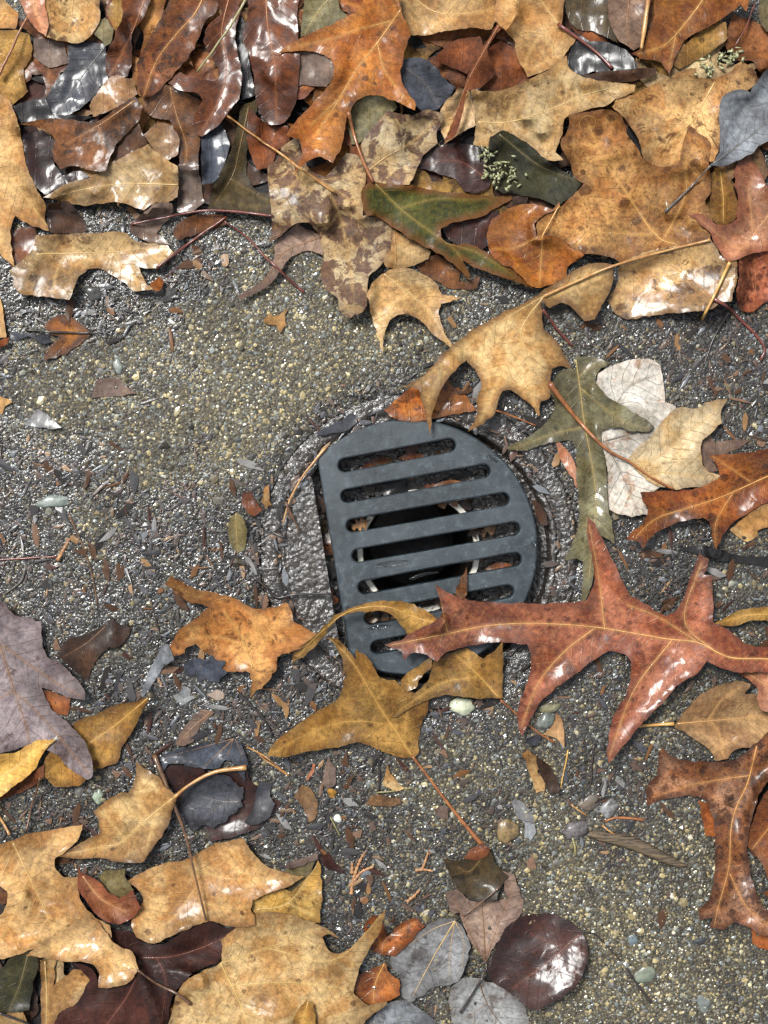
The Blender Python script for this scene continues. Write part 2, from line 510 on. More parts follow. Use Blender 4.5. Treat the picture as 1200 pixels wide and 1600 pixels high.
# ---------------------------------------------------------------- drain: socket, pipe, grate
def silt_mat():
    m, t = new_mat('wet_silt')
    co = t.n('ShaderNodeTexCoord').outputs['Object']
    n1 = t.noise(co, 60, 4); n2 = t.noise(co, 430, 4, 0.6, 0.5)
    v = t.n('ShaderNodeTexVoronoi', {'Vector': co, 'Scale': 520.0})
    col = t.mix(t.rng(n1, 0.35, 0.65), lin((50, 40, 30), ALB), lin((36, 32, 30), ALB))
    col = t.mix(t.rng(n2, 0.5, 0.72), col, lin((70, 60, 46), ALB))
    h = t.math('ADD', n2, t.math('MULTIPLY', v.outputs['Distance'], -0.5))
    p = t.n('ShaderNodeBsdfPrincipled', {'Base Color': col, 'Roughness': 0.5, 'Normal': t.bump(h, 0.8, 0.0010), 'Coat Weight': 1.0,
            'Coat Roughness': 0.06, 'Coat Normal': t.bump(h, 0.9, 0.0009)})
    return finish(m, t, p.outputs[0])
SILT = silt_mat()

def grate_mat():
    m, t = new_mat('grey_plastic')
    co = t.n('ShaderNodeTexCoord').outputs['Object']
    n1 = t.noise(co, 35, 4); n2 = t.noise(co, 300, 6, 0.75); n3 = t.noise(co, 1300, 3, 0.7)
    mp = t.n('ShaderNodeMapping', {'Vector': co, 'Rotation': (0, 0, 0.6), 'Scale': (1, 9, 1)}).outputs[0]
    sc = t.noise(mp, 240, 3, 0.5)
    col = t.mix(t.rng(n1, 0.3, 0.7), lin((28, 38, 44), ALB), lin((42, 55, 62), ALB))
    scuff = t.math('ADD', t.math('MULTIPLY', t.rng(n2, 0.52, 0.70), 0.45), t.math('MULTIPLY', t.rng(n3, 0.62, 0.70), 0.45))
    scuff = t.math('ADD', scuff, t.math('MULTIPLY', t.rng(sc, 0.66, 0.74), 0.35), clamp=True)
    col = t.mix(scuff, col, lin((96, 116, 124), ALB))
    col = t.mix(t.math('MULTIPLY', t.rng(t.noise(co, 140, 4, 0.7), 0.6, 0.75), 0.6), col, lin((30, 34, 34), ALB))
    p = t.n('ShaderNodeBsdfPrincipled', {'Base Color': col, 'Roughness': t.rng(n2, 0.3, 0.7, 0.34, 0.6), 'Normal': t.bump(t.math('ADD', n2, n3), 0.35, 0.0002),
            'Coat Weight': t.math('ADD', 0.25, t.math('MULTIPLY', t.rng(n1, 0.45, 0.6), 0.6)), 'Coat Roughness': 0.28})
    return finish(m, t, p.outputs[0])
GRATE = grate_mat()

def pipe_mat():
    m, t = new_mat('dirty_white_pipe')
    co = t.n('ShaderNodeTexCoord').outputs['Object']
    n = t.noise(co, 160, 6, 0.7)
    col = t.mix(t.rng(t.noise(co, 90, 4, 0.7), 0.54, 0.60), lin((240, 236, 222), 0.9), lin((96, 78, 56), ALB))
    p = t.n('ShaderNodeBsdfPrincipled', {'Base Color': col, 'Roughness': 0.4, 'Coat Weight': 0.4})
    return finish(m, t, p.outputs[0])
PIPE = pipe_mat()

def lathe(name, prof, mat, parent, seg=160, wob=0.0, cx=CX, cy=CY, rw=0.0):
    """prof: list of (radius px, z mm)"""
    V = []; F = []
    for k in range(seg):
        a = 2 * math.pi * k / seg
        for i, (r, z) in enumerate(prof):
            ra = r + (rw * float(vnoise(120 * math.cos(a), 120 * math.sin(a), 30, 41)) + 0.5 * rw * float(vnoise(120 * math.cos(a), 120 * math.sin(a), 11, 42)) if rw and r < 248 and r > 208 else 0.0)
            x = cx + ra * math.cos(a); y = cy + ra * math.sin(a)
            dz = wob * float(vnoise(x, y, 13, 31) + 0.6 * vnoise(x, y, 6, 32))
            p = w2(x, y)
            V.append((p[0], p[1], (z + dz) * MM))
            
    n = len(prof)
    for k in range(seg):
        k2 = (k + 1) % seg
        for i in range(n - 1):
            F.append((k * n + i, k2 * n + i, k2 * n + i + 1, k * n + i + 1))
    me = new_mesh(name, V, F, mat, True, 55)
    bm = bmesh.new(); bm.from_mesh(me); bmesh.ops.recalc_face_normals(bm, faces=bm.faces)
    bm.to_mesh(me); bm.free()
    return link(name, me, parent)

sock = link('drain_socket', None, None, (0, 0, 0))
tag(sock, 'round silt-caked drain socket set in the concrete around the grate', 'drain socket')
lathe('rim', [(254, -3.2), (250, -1.3), (246, -0.9), (240, -1.0), (234, -0.9), (228, -1.1), (223, -1.3), (221, -2.0), (218, -2.2), (216, -1.5), (214, -1.3),
              (210, -1.7), (207, -2.0), (205, -2.8), (203.5, -5.0), (203.2, -9.0)], SILT, sock, 260, 0.42, rw=3.0)
lathe('wall', [(203.2, -8.5), (203, -10.0), (201, -12.0)], SILT, sock, 96, 0.0)
led = [(203, -9.0)] + [(r, -9.6 - 0.6 * (203 - r) / 100) for r in range(195, 100, -8)] + [(98, -10.4)]
lathe('ledge', led, SILT, sock, 120, 0.7)

# the bed of silt beside the cut edge of the grate
def chord_pts(off):
    """cut side of the grate, moved `off` px to the left"""
    a = np.array([495.0, 715.0]); b = np.array([548.0, 1035.0])
    d = (b - a) / np.linalg.norm(b - a); nrm = np.array([-d[1], d[0]])
    if nrm[0] > 0: nrm = -nrm
    return a + nrm * off, d
pa, cd = chord_pts(13)
tlist = []
for s in np.linspace(-60, 420, 60):
    q = pa + cd * s
    if math.hypot(q[0] - CX, q[1] - CY) < 205: tlist.append(q)
q0, q1 = tlist[0], tlist[-1]
a0 = math.atan2(q0[1] - CY, q0[0] - CX); a1 = math.atan2(q1[1] - CY, q1[0] - CX)
if a0 < 0: a0 += 2 * math.pi
if a1 < 0: a1 += 2 * math.pi
arc = [(CX + 209 * math.cos(a), CY + 209 * math.sin(a)) for a in np.linspace(a1, a0, 40)]
bedpoly = np.array([tuple(q) for q in tlist] + arc)
V, F = fill(bedpoly, 4.0, (), 9)
zb = -1.35 + 0.30 * vnoise(V[:, 0], V[:, 1], 11, 33) + 0.2 * vnoise(V[:, 0], V[:, 1], 5, 34)
top = [(*w2(x, y)[:2], z * MM) for (x, y), z in zip(V, zb)]
n = len(top)
from collections import Counter
def border_edges(F):
    c = Counter(); dire = {}
    for f in F:
        for i in range(3):
            e = (int(f[i]), int(f[(i + 1) % 3])); k = tuple(sorted(e)); c[k] += 1; dire[k] = e
    return [dire[k] for k, m in c.items() if m == 1]
low = [(x, y, -0.016) for x, y, z in top]
faces = [tuple(f) for f in F] + [(a, b, b + n, a + n) for a, b in border_edges(F)]
me = new_mesh('silt_bed', top + low, faces, SILT, True, 55)
bm = bmesh.new(); bm.from_mesh(me); bmesh.ops.recalc_face_normals(bm, faces=bm.faces); bm.to_mesh(me); bm.free()
link('silt_bed', me, sock)

pipe = link('drain_pipe', None)
tag(pipe, 'dirty white plastic pipe end below the grate slots', 'pipe')
lathe('pipe_rim', [(98, -18.0), (98, -8.4), (97, -8.0), (89.5, -8.0), (88.5, -8.4), (88.5, -14.0)], PIPE, pipe, 96, 0.12)
lathe('bore', [(88.5, -13.5), (87.5, -40), (86, -120), (84, -160), (40, -162), (0.5, -162)], stick_mat('dark_bore', (92, 86, 72), (60, 52, 42)), pipe, 96)

# grate: disc cut straight on the left, seven slots
def chord_clip(rad, off):
    """disc of radius rad, with the cut edge moved inwards by off px"""
    A, d = chord_pts(-off)
    nrm = np.array([-d[1], d[0]])
    if nrm[0] > 0: nrm = -nrm
    out = []
    N = 240
    prev = None
    for k in range(N):
        a = 2 * math.pi * k / N
        p = np.array([GX + rad * math.cos(a), GY + rad * math.sin(a)])
        out.append(p)
    side = [float(np.dot(p - A, nrm)) for p in out]
    keep = [p for p, s in zip(out, side) if s <= 0]
    first = next(i for i in range(N) if side[i] > 0 and side[i - 1] <= 0)
    # start after the cut so that the two ends meet along the chord
    i = first
    while side[i % N] > 0: i += 1
    seq = []
    def cut(p, q):
        s1 = float(np.dot(p - A, nrm)); s2 = float(np.dot(q - A, nrm))
        return p + (q - p) * (s1 / (s1 - s2))
    seq.append(cut(out[(i - 1) % N], out[i % N]))
    j = i
    while side[j % N] <= 0:
        seq.append(out[j % N]); j += 1
    seq.append(cut(out[(j - 1) % N], out[j % N]))
    e0, e1 = seq[-1], seq[0]
    for s in np.linspace(0, 1, 40)[1:-1]: seq.append(e0 + (e1 - e0) * s)
    return np.array(seq)

SLOTS = [((235, 440), (705, 350)), ((246, 565), (846, 455)), ((268, 686), (925, 570)), ((290, 808), (968, 690)), ((316, 938), (974, 815)),
         ((342, 1062), (942, 946)), ((368, 1182), (868, 1088))]
def stadium(a, b, r, n=12):
    a = np.array([440 + a[0] * .38333, 560 + a[1] * .38333]); b = np.array([440 + b[0] * .38333, 560 + b[1] * .38333])
    d = (b - a) / np.linalg.norm(b - a)
    a = a + d * 9; b = b - d * 9
    th = math.atan2(d[1], d[0]); out = []
    for k in range(n + 1):
        t = th - math.pi / 2 + math.pi * k / n; out.append(b + r * np.array([math.cos(t), math.sin(t)]))
    for s in np.linspace(0, 1, 24)[1:-1]:
        out.append(out[n] + (a + r * np.array([math.cos(th + math.pi / 2), math.sin(th + math.pi / 2)]) - out[n]) * s)
    for k in range(n + 1):
        t = th + math.pi / 2 + math.pi * k / n; out.append(a + r * np.array([math.cos(t), math.sin(t)]))
    e = out[-1]; f = out[0]
    for s in np.linspace(0, 1, 24)[1:-1]: out.append(e + (f - e) * s)
    return np.array(out)

GZ = 0.6
def build_grate():
    V = []; F = []
    loops_top = [chord_clip(GR - 3.0, 3.0)] + [stadium(a, b, 12.8) for a, b in SLOTS]
    loops_mid = [chord_clip(GR - 0.8, 0.9)] + [stadium(a, b, 11.0) for a, b in SLOTS]
    loops_out = [chord_clip(GR, 0)] + [stadium(a, b, 10.0) for a, b in SLOTS]
    tv, tf = fill(loops_top[0], 11.0, loops_top[1:], 4)
    base = len(V)
    def add(P2, z):
        k = len(V)
        for x, y in P2:
            V.append((*w2(x, y)[:2], z * MM))
        return k
    k0 = add(tv, GZ)
    F.extend([tuple(int(i) + k0 for i in f) for f in tf])
    kb = add(tv, GZ - 6.0)
    F.extend([tuple(int(i) + kb for i in f)[::-1] for f in tf])
    for lt, lm, lo in zip(loops_top, loops_mid, loops_out):
        # ring joins; number the loop vertices afresh so edges stay crisp
        n = len(lt); m = min(n, len(lm), len(lo))
        def fit(L):
            if len(L) == n: return L
            s = np.linspace(0, len(L), n, endpoint=False)
            Lc = np.vstack([L, L[:1]])
            return np.stack([np.interp(s, np.arange(len(Lc)), Lc[:, 0]), np.interp(s, np.arange(len(Lc)), Lc[:, 1])], 1)
        lm, lo = fit(lm), fit(lo)
        rows = [add(lt, GZ), add(lm, GZ - 0.35), add(lo, GZ - 1.2), add(lo, GZ - 5.6), add(lt, GZ - 6.0)]
        for r in range(4):
            for i in range(n):
                j = (i + 1) % n
                F.append((rows[r] + i, rows[r] + j, rows[r + 1] + j, rows[r + 1] + i))
    me = new_mesh('drain_grate', V, F, GRATE, True)
    bm = bmesh.new(); bm.from_mesh(me)
    bmesh.ops.remove_doubles(bm, verts=bm.verts, dist=0.00002)
    bmesh.ops.recalc_face_normals(bm, faces=bm.faces)
    bm.to_mesh(me); bm.free()
    me.set_sharp_from_angle(angle=math.radians(28))
    root = link('drain_grate', me)
    tag(root, 'dark grey plastic drain grate with seven slots and one straight cut edge', 'drain grate')
    return root
build_grate()

# ---------------------------------------------------------------- leaves: how they are made and how they lie on each other
CELL = 3.0
HX0, HY0 = -260.0, -260.0
HW, HH = int(1720 / CELL), int(2120 / CELL)
gxx, gyy = np.meshgrid(HX0 + (np.arange(HW) + .5) * CELL, HY0 + (np.arange(HH) + .5) * CELL)
H = np.zeros((HH, HW))                                   # what already lies here, mm
rr = np.hypot(gxx - CX, gyy - CY)
H[rr < 250] = -0.8
H[np.hypot(gxx - GX, gyy - GY) < GR] = GZ
def hidx(x, y):
    return (np.clip(((np.asarray(y) - HY0) / CELL).astype(int), 0, HH - 1), np.clip(((np.asarray(x) - HX0) / CELL).astype(int), 0, HW - 1))

def dilate(A, r):
    B = A.copy()
    for dy in range(-r, r + 1):
        for dx in range(-r, r + 1):
            if dx * dx + dy * dy <= r * r + 1:
                B = np.maximum(B, np.roll(np.roll(A, dy, 0), dx, 1))
    return B
def blur(A, r, it=2):
    for _ in range(it):
        for ax in (0, 1):
            c = np.cumsum(np.pad(A, [(r + 1, r) if a == ax else (0, 0) for a in (0, 1)], mode='edge'), ax)
            n = A.shape[ax]; w = 2 * r + 1
            A = (c.take(range(w, w + n), ax) - c.take(range(0, n), ax)) / w
    return A

REG = {'A': (0, 0, .35), 'B': (380, 0, .35), 'C': (780, 0, .35), 'D': (780, 450, .35), 'E': (440, 560, .383333), 'F': (0, 450, .383333),
       'G': (0, 880, .366667), 'H': (0, 1180, .35), 'I': (380, 1180, .35), 'J': (780, 1180, .35), 'K': (760, 780, .366667), 'L': (380, 880, .35),
       'S': (0, 0, 1.0), 'M': (180, 1080, .25), 'N': (0, 420, .25), 'O': (400, 1100, .25), 'Q': (800, 1100, .25), 'R': (380, 640, .2), 'T': (780, 640, .2)}
def pts(reg, s):
    ox, oy, k = REG[reg]
    return np.array([(ox + k * float(a.split(',')[0]), oy + k * float(a.split(',')[1])) for a in s.split()])

def seg_dist(P, poly):
    """distance from points to a polyline and arc length there (px)"""
    best = np.full(len(P), 1e9); arc = np.zeros(len(P)); acc = 0.0
    for i in range(len(poly) - 1):
        a, b = poly[i], poly[i + 1]; d = b - a; L = np.linalg.norm(d) + 1e-9
        t = np.clip(((P - a) @ d) / (L * L), 0, 1)
        q = a + t[:, None] * d
        dd = np.hypot(P[:, 0] - q[:, 0], P[:, 1] - q[:, 1])
        m = dd < best
        best[m] = dd[m]; arc[m] = (acc + t * L)[m]; acc += L
    return best, arc

def sheet(poly2, ribs, seed, und=1.8, cup=0.0, h=0.0, bumps=(), tilt=None, step=5.0, rest=0.35, wrinkle=0.13, drape=1.0, bend=None, fold=None, thick=0.22, lift_edge=3.3, free=False):
    """a thin curved sheet lying on what is there; returns verts(px), z(mm), faces, attributes"""
    V, F = fill(poly2, step, (), seed)
    x, y = V[:, 0], V[:, 1]
    b = poly2
    ed = np.full(len(V), 1e9)
    for k in range(0, len(b), 64):
        bb = b[k:k + 64]
        ed = np.minimum(ed, np.min(np.hypot(x[:, None] - bb[:, 0], y[:, None] - bb[:, 1]), 1))
    vd = np.full(len(V), 1e9); vs = np.zeros(len(V))
    for i, r in enumerate(ribs):
        d, s = seg_dist(V, r)
        m = d < vd
        vd[m] = d[m]; vs[m] = s[m] + 40 * i
    if not len(ribs): vd = ed * 0 + 40.0; vs = x
    z = und * (1.0 * vnoise(x, y, 95, seed + 1) + 0.5 * vnoise(x, y, 45, seed + 2) - 0.9 * np.abs(vnoise(x, y, 62, seed + 5)) - 0.35 * np.abs(vnoise(x, y, 27, seed + 6))) + wrinkle * vnoise(x, y, 11, seed + 3)
    if len(ribs):
        w = np.percentile(vd, 90) + 1e-6
        z = z + cup * np.minimum(vd / w, 1.4) ** 1.5 + 0.15 * np.sin(np.pi * np.minimum(vd / w, 1.0)) 
    else:
        z = z + cup * (1 - np.minimum(ed / (ed.max() + 1e-6), 1)) ** 1.5
    rs = np.random.default_rng(seed + 17)
    ext = V.max(0) - V.min(0); size = float(np.hypot(*ext))
    if fold is None: fold = rs.uniform(0.02, 0.13) * (1 if rs.random() < 0.75 else -1)
    if len(ribs) and fold:                                 # the two halves tip about the midrib
        d0, _ = seg_dist(V, ribs[0])
        dm = d0 * 0.25
        z = z + fold * 26.0 * (1 - np.exp(-dm / 26.0))
    if bend is None: bend = rs.uniform(0.3, 1.0) * (1 if rs.random() < 0.7 else -1)
    if bend:
        a = rs.uniform(0, 3.14)
        uu = ((x - V[:, 0].mean()) * math.cos(a) + (y - V[:, 1].mean()) * math.sin(a)) / (size * 0.5 + 1e-6)
        z = z + bend * min(6.0, size * 0.024) * uu ** 2
    if lift_edge:
        z = z + lift_edge * np.exp(-ed / 16.0) * (0.5 + 0.8 * vnoise(x, y, 50, seed + 7))
    if isinstance(tilt, float):                            # tip the sheet towards the bright part of the sky
        c = V.mean(0)
        view = (Vector((0, 0, D)) - Vector(w2(c[0], c[1]))).normalized()
        hv = view + SUN_DIR
        tilt = (-hv.x / hv.z * 25.0 * tilt, hv.y / hv.z * 25.0 * tilt)
    if tilt is not None:
        c = V.mean(0)
        z = z + tilt[0] * (x - c[0]) / 100.0 + tilt[1] * (y - c[1]) / 100.0
    z = z - np.percentile(z, 12)
    for (bx, by, br, bh) in bumps:
        z = z + bh * np.exp(-((x - bx) ** 2 + (y - by) ** 2) / (br * br))
    ix = hidx(x, y)
    if free:
        zz = z + h
    else:
        sup = H[ix]
        base = np.percentile(sup, 35)
        want = z + base + h
        Hd = blur(dilate(H, 2), 3, 2)
        lo = np.maximum(H_d1()[ix] + rest, np.minimum(Hd[ix], sup + 3) * 0 + sup + rest)
        zz = np.maximum(want, np.maximum(lo, Hd[ix] * drape + rest * 0.3 - (1 - drape) * 2))
        # relax the sheet so what lies below shows only softly
        E = np.vstack([F[:, [0, 1]], F[:, [1, 2]], F[:, [2, 0]]])
        deg = np.zeros(len(V)); np.add.at(deg, E[:, 0], 1); np.add.at(deg, E[:, 1], 1)
        fine = wrinkle * vnoise(x, y, 11, seed + 3)
        zz = zz - fine
        for _ in range(9):
            acc = np.zeros(len(V))
            np.add.at(acc, E[:, 0], zz[E[:, 1]]); np.add.at(acc, E[:, 1], zz[E[:, 0]])
            zz = np.maximum(0.45 * zz + 0.55 * acc / np.maximum(deg, 1), lo)
        zz = np.maximum(zz + fine, lo)
    return V, F, zz, vd, vs, ed

_hd = [None]
def H_d1():
    if _hd[0] is None: _hd[0] = dilate(H, 1)
    return _hd[0]

def splat(V, zz):
    for dy in (-1, 0, 1):
        for dx in (-1, 0, 1):
            iy, ix = hidx(V[:, 0] + dx * CELL, V[:, 1] + dy * CELL)
            np.maximum.at(H, (iy, ix), zz + 0.1)
    _hd[0] = None

def sheet_mesh(name, V, F, zz, vd, vs, ed, mat, origin, thick=0.22):
    k = (D - zz * MM) / D
    X = (V[:, 0] - 600) * U * k - origin[0]; Y = (800 - V[:, 1]) * U * k - origin[1]; Z = zz * MM - origin[2]
    top = np.stack([X, Y, Z], 1)
    bot = top - np.array([0, 0, thick * MM])
    n = len(top)
    # outline order in px runs with y down, so flip to face up
    a, b, c = top[F[:, 0]], top[F[:, 1]], top[F[:, 2]]
    nz = np.cross(b - a, c - a)[:, 2]
    F = np.where((nz < 0)[:, None], F[:, ::-1], F)
    be = np.array(border_edges(F))
    side = np.vstack([np.stack([be[:, 1], be[:, 0], be[:, 0] + n], 1), np.stack([be[:, 1], be[:, 0] + n, be[:, 1] + n], 1)])
    FF = np.vstack([F, F[:, ::-1] + n, side])
    me = fast_mesh(name, np.vstack([top, bot]), FF, mat, True)
    me.set_sharp_from_angle(angle=math.radians(60))
    fattr(me, 'vd', np.tile(vd * U * 1000, 2)); fattr(me, 'vs', np.tile(vs * U * 1000, 2)); fattr(me, 'ed', np.tile(ed * U * 1000, 2))
    return me

def zat(P, V, zz):
    out = np.zeros(len(P))
    for i, p in enumerate(P):
        d = (V[:, 0] - p[0]) ** 2 + (V[:, 1] - p[1]) ** 2
        k = np.argpartition(d, min(4, len(d) - 1))[:4]
        w = 1 / (d[k] + 1.0)
        out[i] = np.sum(zz[k] * w) / np.sum(w)
    return out

def to3(P, z, origin):
    return [tuple(np.array(w2(p[0], p[1], zz * MM)) - np.array(origin)) for p, zz in zip(P, z)]

SEED = [100]
OUTLINES = []
def leaf(name, label, reg, col, out, ribs=(), stem=None, stem_col='tan', cat='leaf', group=None, mat=None, vein=True,
         stem_r=(0.55, 0.40), stem_z=None, lobes=(), jit=1.5, wet=0.7, spots=0.35, blotch=0.2, edge=0.25, bumps=(), step=5.0, rib_r=0.30, vcol=None, **kw):
    SEED[0] += 11
    sd = SEED[0]
    if reg == 'raw': P = np.asarray(out, float); R = [np.asarray(r, float) for r in ribs]
    else: P = pts(reg, out); R = [pts(reg, r) for r in ribs]
    if reg == 'raw': bb = list(bumps)
    else:
        ox, oy, k = REG[reg]
        bb = [(ox + k * b[0], oy + k * b[1], k * b[2], b[3]) for b in bumps]
    poly = outline(P, 4.0, jit, sd)
    Rs = [resample(r, 5.0) for r in R]
    if len(poly) < 5: return None
    V, F, zz, vd, vs, ed = sheet(poly, Rs, sd, bumps=bb, step=step, **kw)
    c = V.mean(0)
    org = np.array(w2(c[0], c[1], 0)); org[2] = float(zz.min()) * MM
    root = link(name, None, None, tuple(org))
    tag(root, label, cat, group)
    m = mat or leaf_mat(col, spots, blotch, edge, wet)
    link('blade', sheet_mesh('blade', V, F, zz, vd, vs, ed, m, org), root)
    if vein and len(Rs):
        for i, r in enumerate(Rs):
            ok = inside(poly, r[:, 0], r[:, 1])
            r2 = r[ok]
            if len(r2) < 3: continue
            z2 = zat(r2, V, zz) + 0.03
            r0 = rib_r if i == 0 else rib_r * 0.45
            tv, tf = tube(to3(r2, z2, org), [r0 * MM, r0 * 0.5 * MM, r0 * 0.25 * MM], 6, 0.8)
            link('midrib' if i == 0 else 'side_vein', new_mesh('vein', tv, tf, VEIN_MAT[vcol or col]), root)
    splat(V, zz)
    for (lreg, lout, lribs, lkw) in lobes:                 # a lobe that curls free of the rest of the blade
        SEED[0] += 11
        lp = outline(pts(lreg, lout), 4.0, jit, SEED[0]); lr = [resample(pts(lreg, r), 5.0) for r in lribs]
        k2 = dict(lkw)
        if 'bumps' in k2:
            ox, oy, k = REG[lreg]
            k2['bumps'] = [(ox + k * b[0], oy + k * b[1], k * b[2], b[3]) for b in k2['bumps']]
        V2, F2, z2, vd2, vs2, ed2 = sheet(lp, lr, SEED[0], **k2)
        link('curled_lobe', sheet_mesh('curled_lobe', V2, F2, z2, vd2, vs2, ed2, m, org), root)
        for r in lr:
            ok = inside(lp, r[:, 0], r[:, 1]); r2 = r[ok]
            if len(r2) > 2:
                tv, tf = tube(to3(r2, zat(r2, V2, z2) + 0.03, org), [0.26 * MM, 0.1 * MM], 6, 0.8)
                link('side_vein', new_mesh('vein', tv, tf, VEIN_MAT[col]), root)
        splat(V2, z2)
    if stem:
        S = resample(pts(reg, stem) if reg != 'raw' else stem, 6.0)
        n = len(S)
        rad = np.interp(np.linspace(0, 1, n), [0, 1], stem_r)
        lay = H[hidx(S[:, 0], S[:, 1])] + rad
        z0 = float(zat(S[:1], V, zz)[0]) + 0.2
        zf = np.interp(np.linspace(0, 1, n), np.linspace(0, 1, len(stem_z)), stem_z) if stem_z else np.zeros(n)
        zs = np.maximum(lay, zf)
        zs[0] = max(zs[0], z0)
        for _ in range(6): zs[1:-1] = np.maximum(lay[1:-1], (zs[:-2] + zs[1:-1] + zs[2:]) / 3)
        r = [stem_r[0] * MM] + [float(a) * MM for a in np.linspace(stem_r[0] * .8, stem_r[1], 4)] + [stem_r[1] * 1.35 * MM]
        tv, tf = tube(to3(S, zs, org), r, 8)
        link('stem', new_mesh('stem', tv, tf, STEM[stem_col]), root)
        splat(S, zs + rad)
    OUTLINES.append((P - c, [r - c for r in R]))
    return root

def twig(name, label, reg, path, col, r=(0.5, 0.3), cat='twig', group=None, z=None, lift=0.0):
    S = resample(pts(reg, path) if reg != 'raw' else path, 6.0); n = len(S)
    SEED[0] += 11
    S = S + 1.0 * np.stack([vnoise(S[:, 0], S[:, 1], 22, SEED[0]), vnoise(S[:, 0], S[:, 1], 22, SEED[0] + 1)], 1)
    rad = np.interp(np.linspace(0, 1, n), [0, 1], r)
    lay = H[hidx(S[:, 0], S[:, 1])] + rad * 0.8 + 0.15
    zs = lay + (np.interp(np.linspace(0, 1, n), np.linspace(0, 1, len(z)), z) if z else 0)
    for _ in range(8): zs[1:-1] = np.maximum(lay[1:-1], (zs[:-2] + zs[1:-1] + zs[2:]) / 3)
    org = np.array(w2(*S.mean(0), 0)); org[2] = float(zs.min()) * MM
    rr_ = rad * (1 + 0.18 * vnoise(np.arange(n) * 6.0, S[:, 1], 15, SEED[0] + 2))
    tv, tf = tube(to3(S, zs, org), list(rr_ * MM), 7)
    o = link(name, new_mesh(name, tv, tf, STEM[col]), None, tuple(org))
    tag(o, label, cat, group)
    splat(S, zs + rad)
    return o

# ---------------------------------------------------------------- sodden leaves at the bottom of the piles
OAK = np.array([(0,-150),(14,-112),(52,-126),(40,-92),(26,-74),(34,-52),(78,-66),(112,-86),(96,-46),(60,-22),(36,-6),(42,18),(88,22),(118,8),
                (100,44),(62,60),(30,66),(18,96),(6,128),(0,140),(-8,126),(-20,94),(-34,64),(-66,58),(-104,40),(-120,4),(-90,20),(-44,16),(-36,-8),
                (-62,-26),(-98,-48),(-110,-88),(-76,-66),(-34,-54),(-26,-76),(-42,-94),(-52,-128),(-14,-112)], float)
OVAL = np.array([(0,-110),(24,-84),(40,-44),(44,0),(36,46),(18,86),(0,108),(-18,86),(-36,46),(-44,0),(-40,-44),(-24,-84)], float)
PILES = [np.array([(-60,440),(60,395),(200,380),(280,300),(420,340),(540,420),(690,400),(860,420),(1000,450),(1260,460),(1260,-120),(-60,-120)], float),
         np.array([(-120,1330),(90,1340),(200,1440),(250,1480),(420,1500),(560,1560),(500,1720),(-120,1720)], float),
         np.array([(1140,1180),(1300,1170),(1300,1440),(1180,1420)], float)]
_fm = [leaf_mat(p, 0.5, 0.4, 0.3, w) for p, w in (('black', .3), ('black', .4), ('maroon', .3), ('dbrown', .2), ('black', .3), ('black', .3), ('dbrown', .3), ('black', .2))]  # mostly near-black: deep shade of the gaps put into the sodden leaves' colour
def fillers():
    r = np.random.default_rng(21); n = 0
    for pi, want in ((0, 46), (1, 14), (2, 3)):
        pl = PILES[pi]; got = 0; tries = 0
        while got < want and tries < 900:
            tries += 1
            c = np.array([r.uniform(pl[:, 0].min(), pl[:, 0].max()), r.uniform(pl[:, 1].min(), pl[:, 1].max())])
            base = OAK if r.random() < 0.7 else OVAL * 1.2
            a = r.uniform(0, 6.28); s = r.uniform(0.55, 0.95)
            Rm = np.array([[math.cos(a), -math.sin(a)], [math.sin(a), math.cos(a)]]) * s
            P = base @ Rm.T + c
            P = P + r.normal(0, 4, P.shape)
            if inside(pl, P[:, 0], P[:, 1]).mean() < 0.97: continue
            rib = np.array([(0, -130), (2, 0), (0, 130)], float) @ Rm.T + c
            k = int(r.integers(len(_fm)))
            leaf('sodden_leaf', 'sodden leaf coloured dark like the deep shade at the bottom of a leaf pile, mostly covered by others', 'raw', 'dbrown', P, [rib], mat=_fm[k],
                 group='sodden leaves under the piles', und=1.0, vein=False, step=8.0)
            got += 1
fillers()
def heap():
    """the half-buried middle of the heaps"""
    r = np.random.default_rng(64)
    mats = [leaf_mat(p, .5, b, .4, w) for p, b, w in (('tan', .4, .3), ('brown', .4, .4), ('orange', .3, .4), ('ltan', .3, .2), ('rust', .4, .5), ('amber', .5, .3),
                                                     ('rbrown', .4, .6), ('tanw', .4, .6), ('ochre', .5, .3), ('bark', .5, .5))]
    for pi, want in ((0, 34), (1, 9), (2, 2)):
        pl = PILES[pi]; got = 0; tries = 0
        while got < want and tries < 900:
            tries += 1
            c = np.array([r.uniform(pl[:, 0].min(), pl[:, 0].max()), r.uniform(pl[:, 1].min(), pl[:, 1].max())])
            a = r.uniform(0, 6.28); s = r.uniform(0.5, 0.8)
            Rm = np.array([[math.cos(a), -math.sin(a)], [math.sin(a), math.cos(a)]]) * s
            P = (OAK * (r.uniform(.75, 1.1), 1)) @ Rm.T + c + r.normal(0, 3, OAK.shape)
            if inside(pl, P[:, 0], P[:, 1]).mean() < 0.97: continue
            rib = np.array([(0, -130), (2, 0), (0, 130)], float) @ Rm.T + c
            sv = [np.array([(0, y0), (sx * 60, y0 - 30)], float) @ Rm.T + c for y0, sx in ((-30, 1), (-30, -1), (40, 1), (40, -1))]
            leaf('oak_leaf', 'lobed brown oak leaf half buried among the others in a leaf heap', 'raw', 'tan', P, [rib] + sv, mat=mats[int(r.integers(len(mats)))],
                 group='half-buried leaves of the heaps', und=1.6, vein=False, step=6.0)
            got += 1
heap()

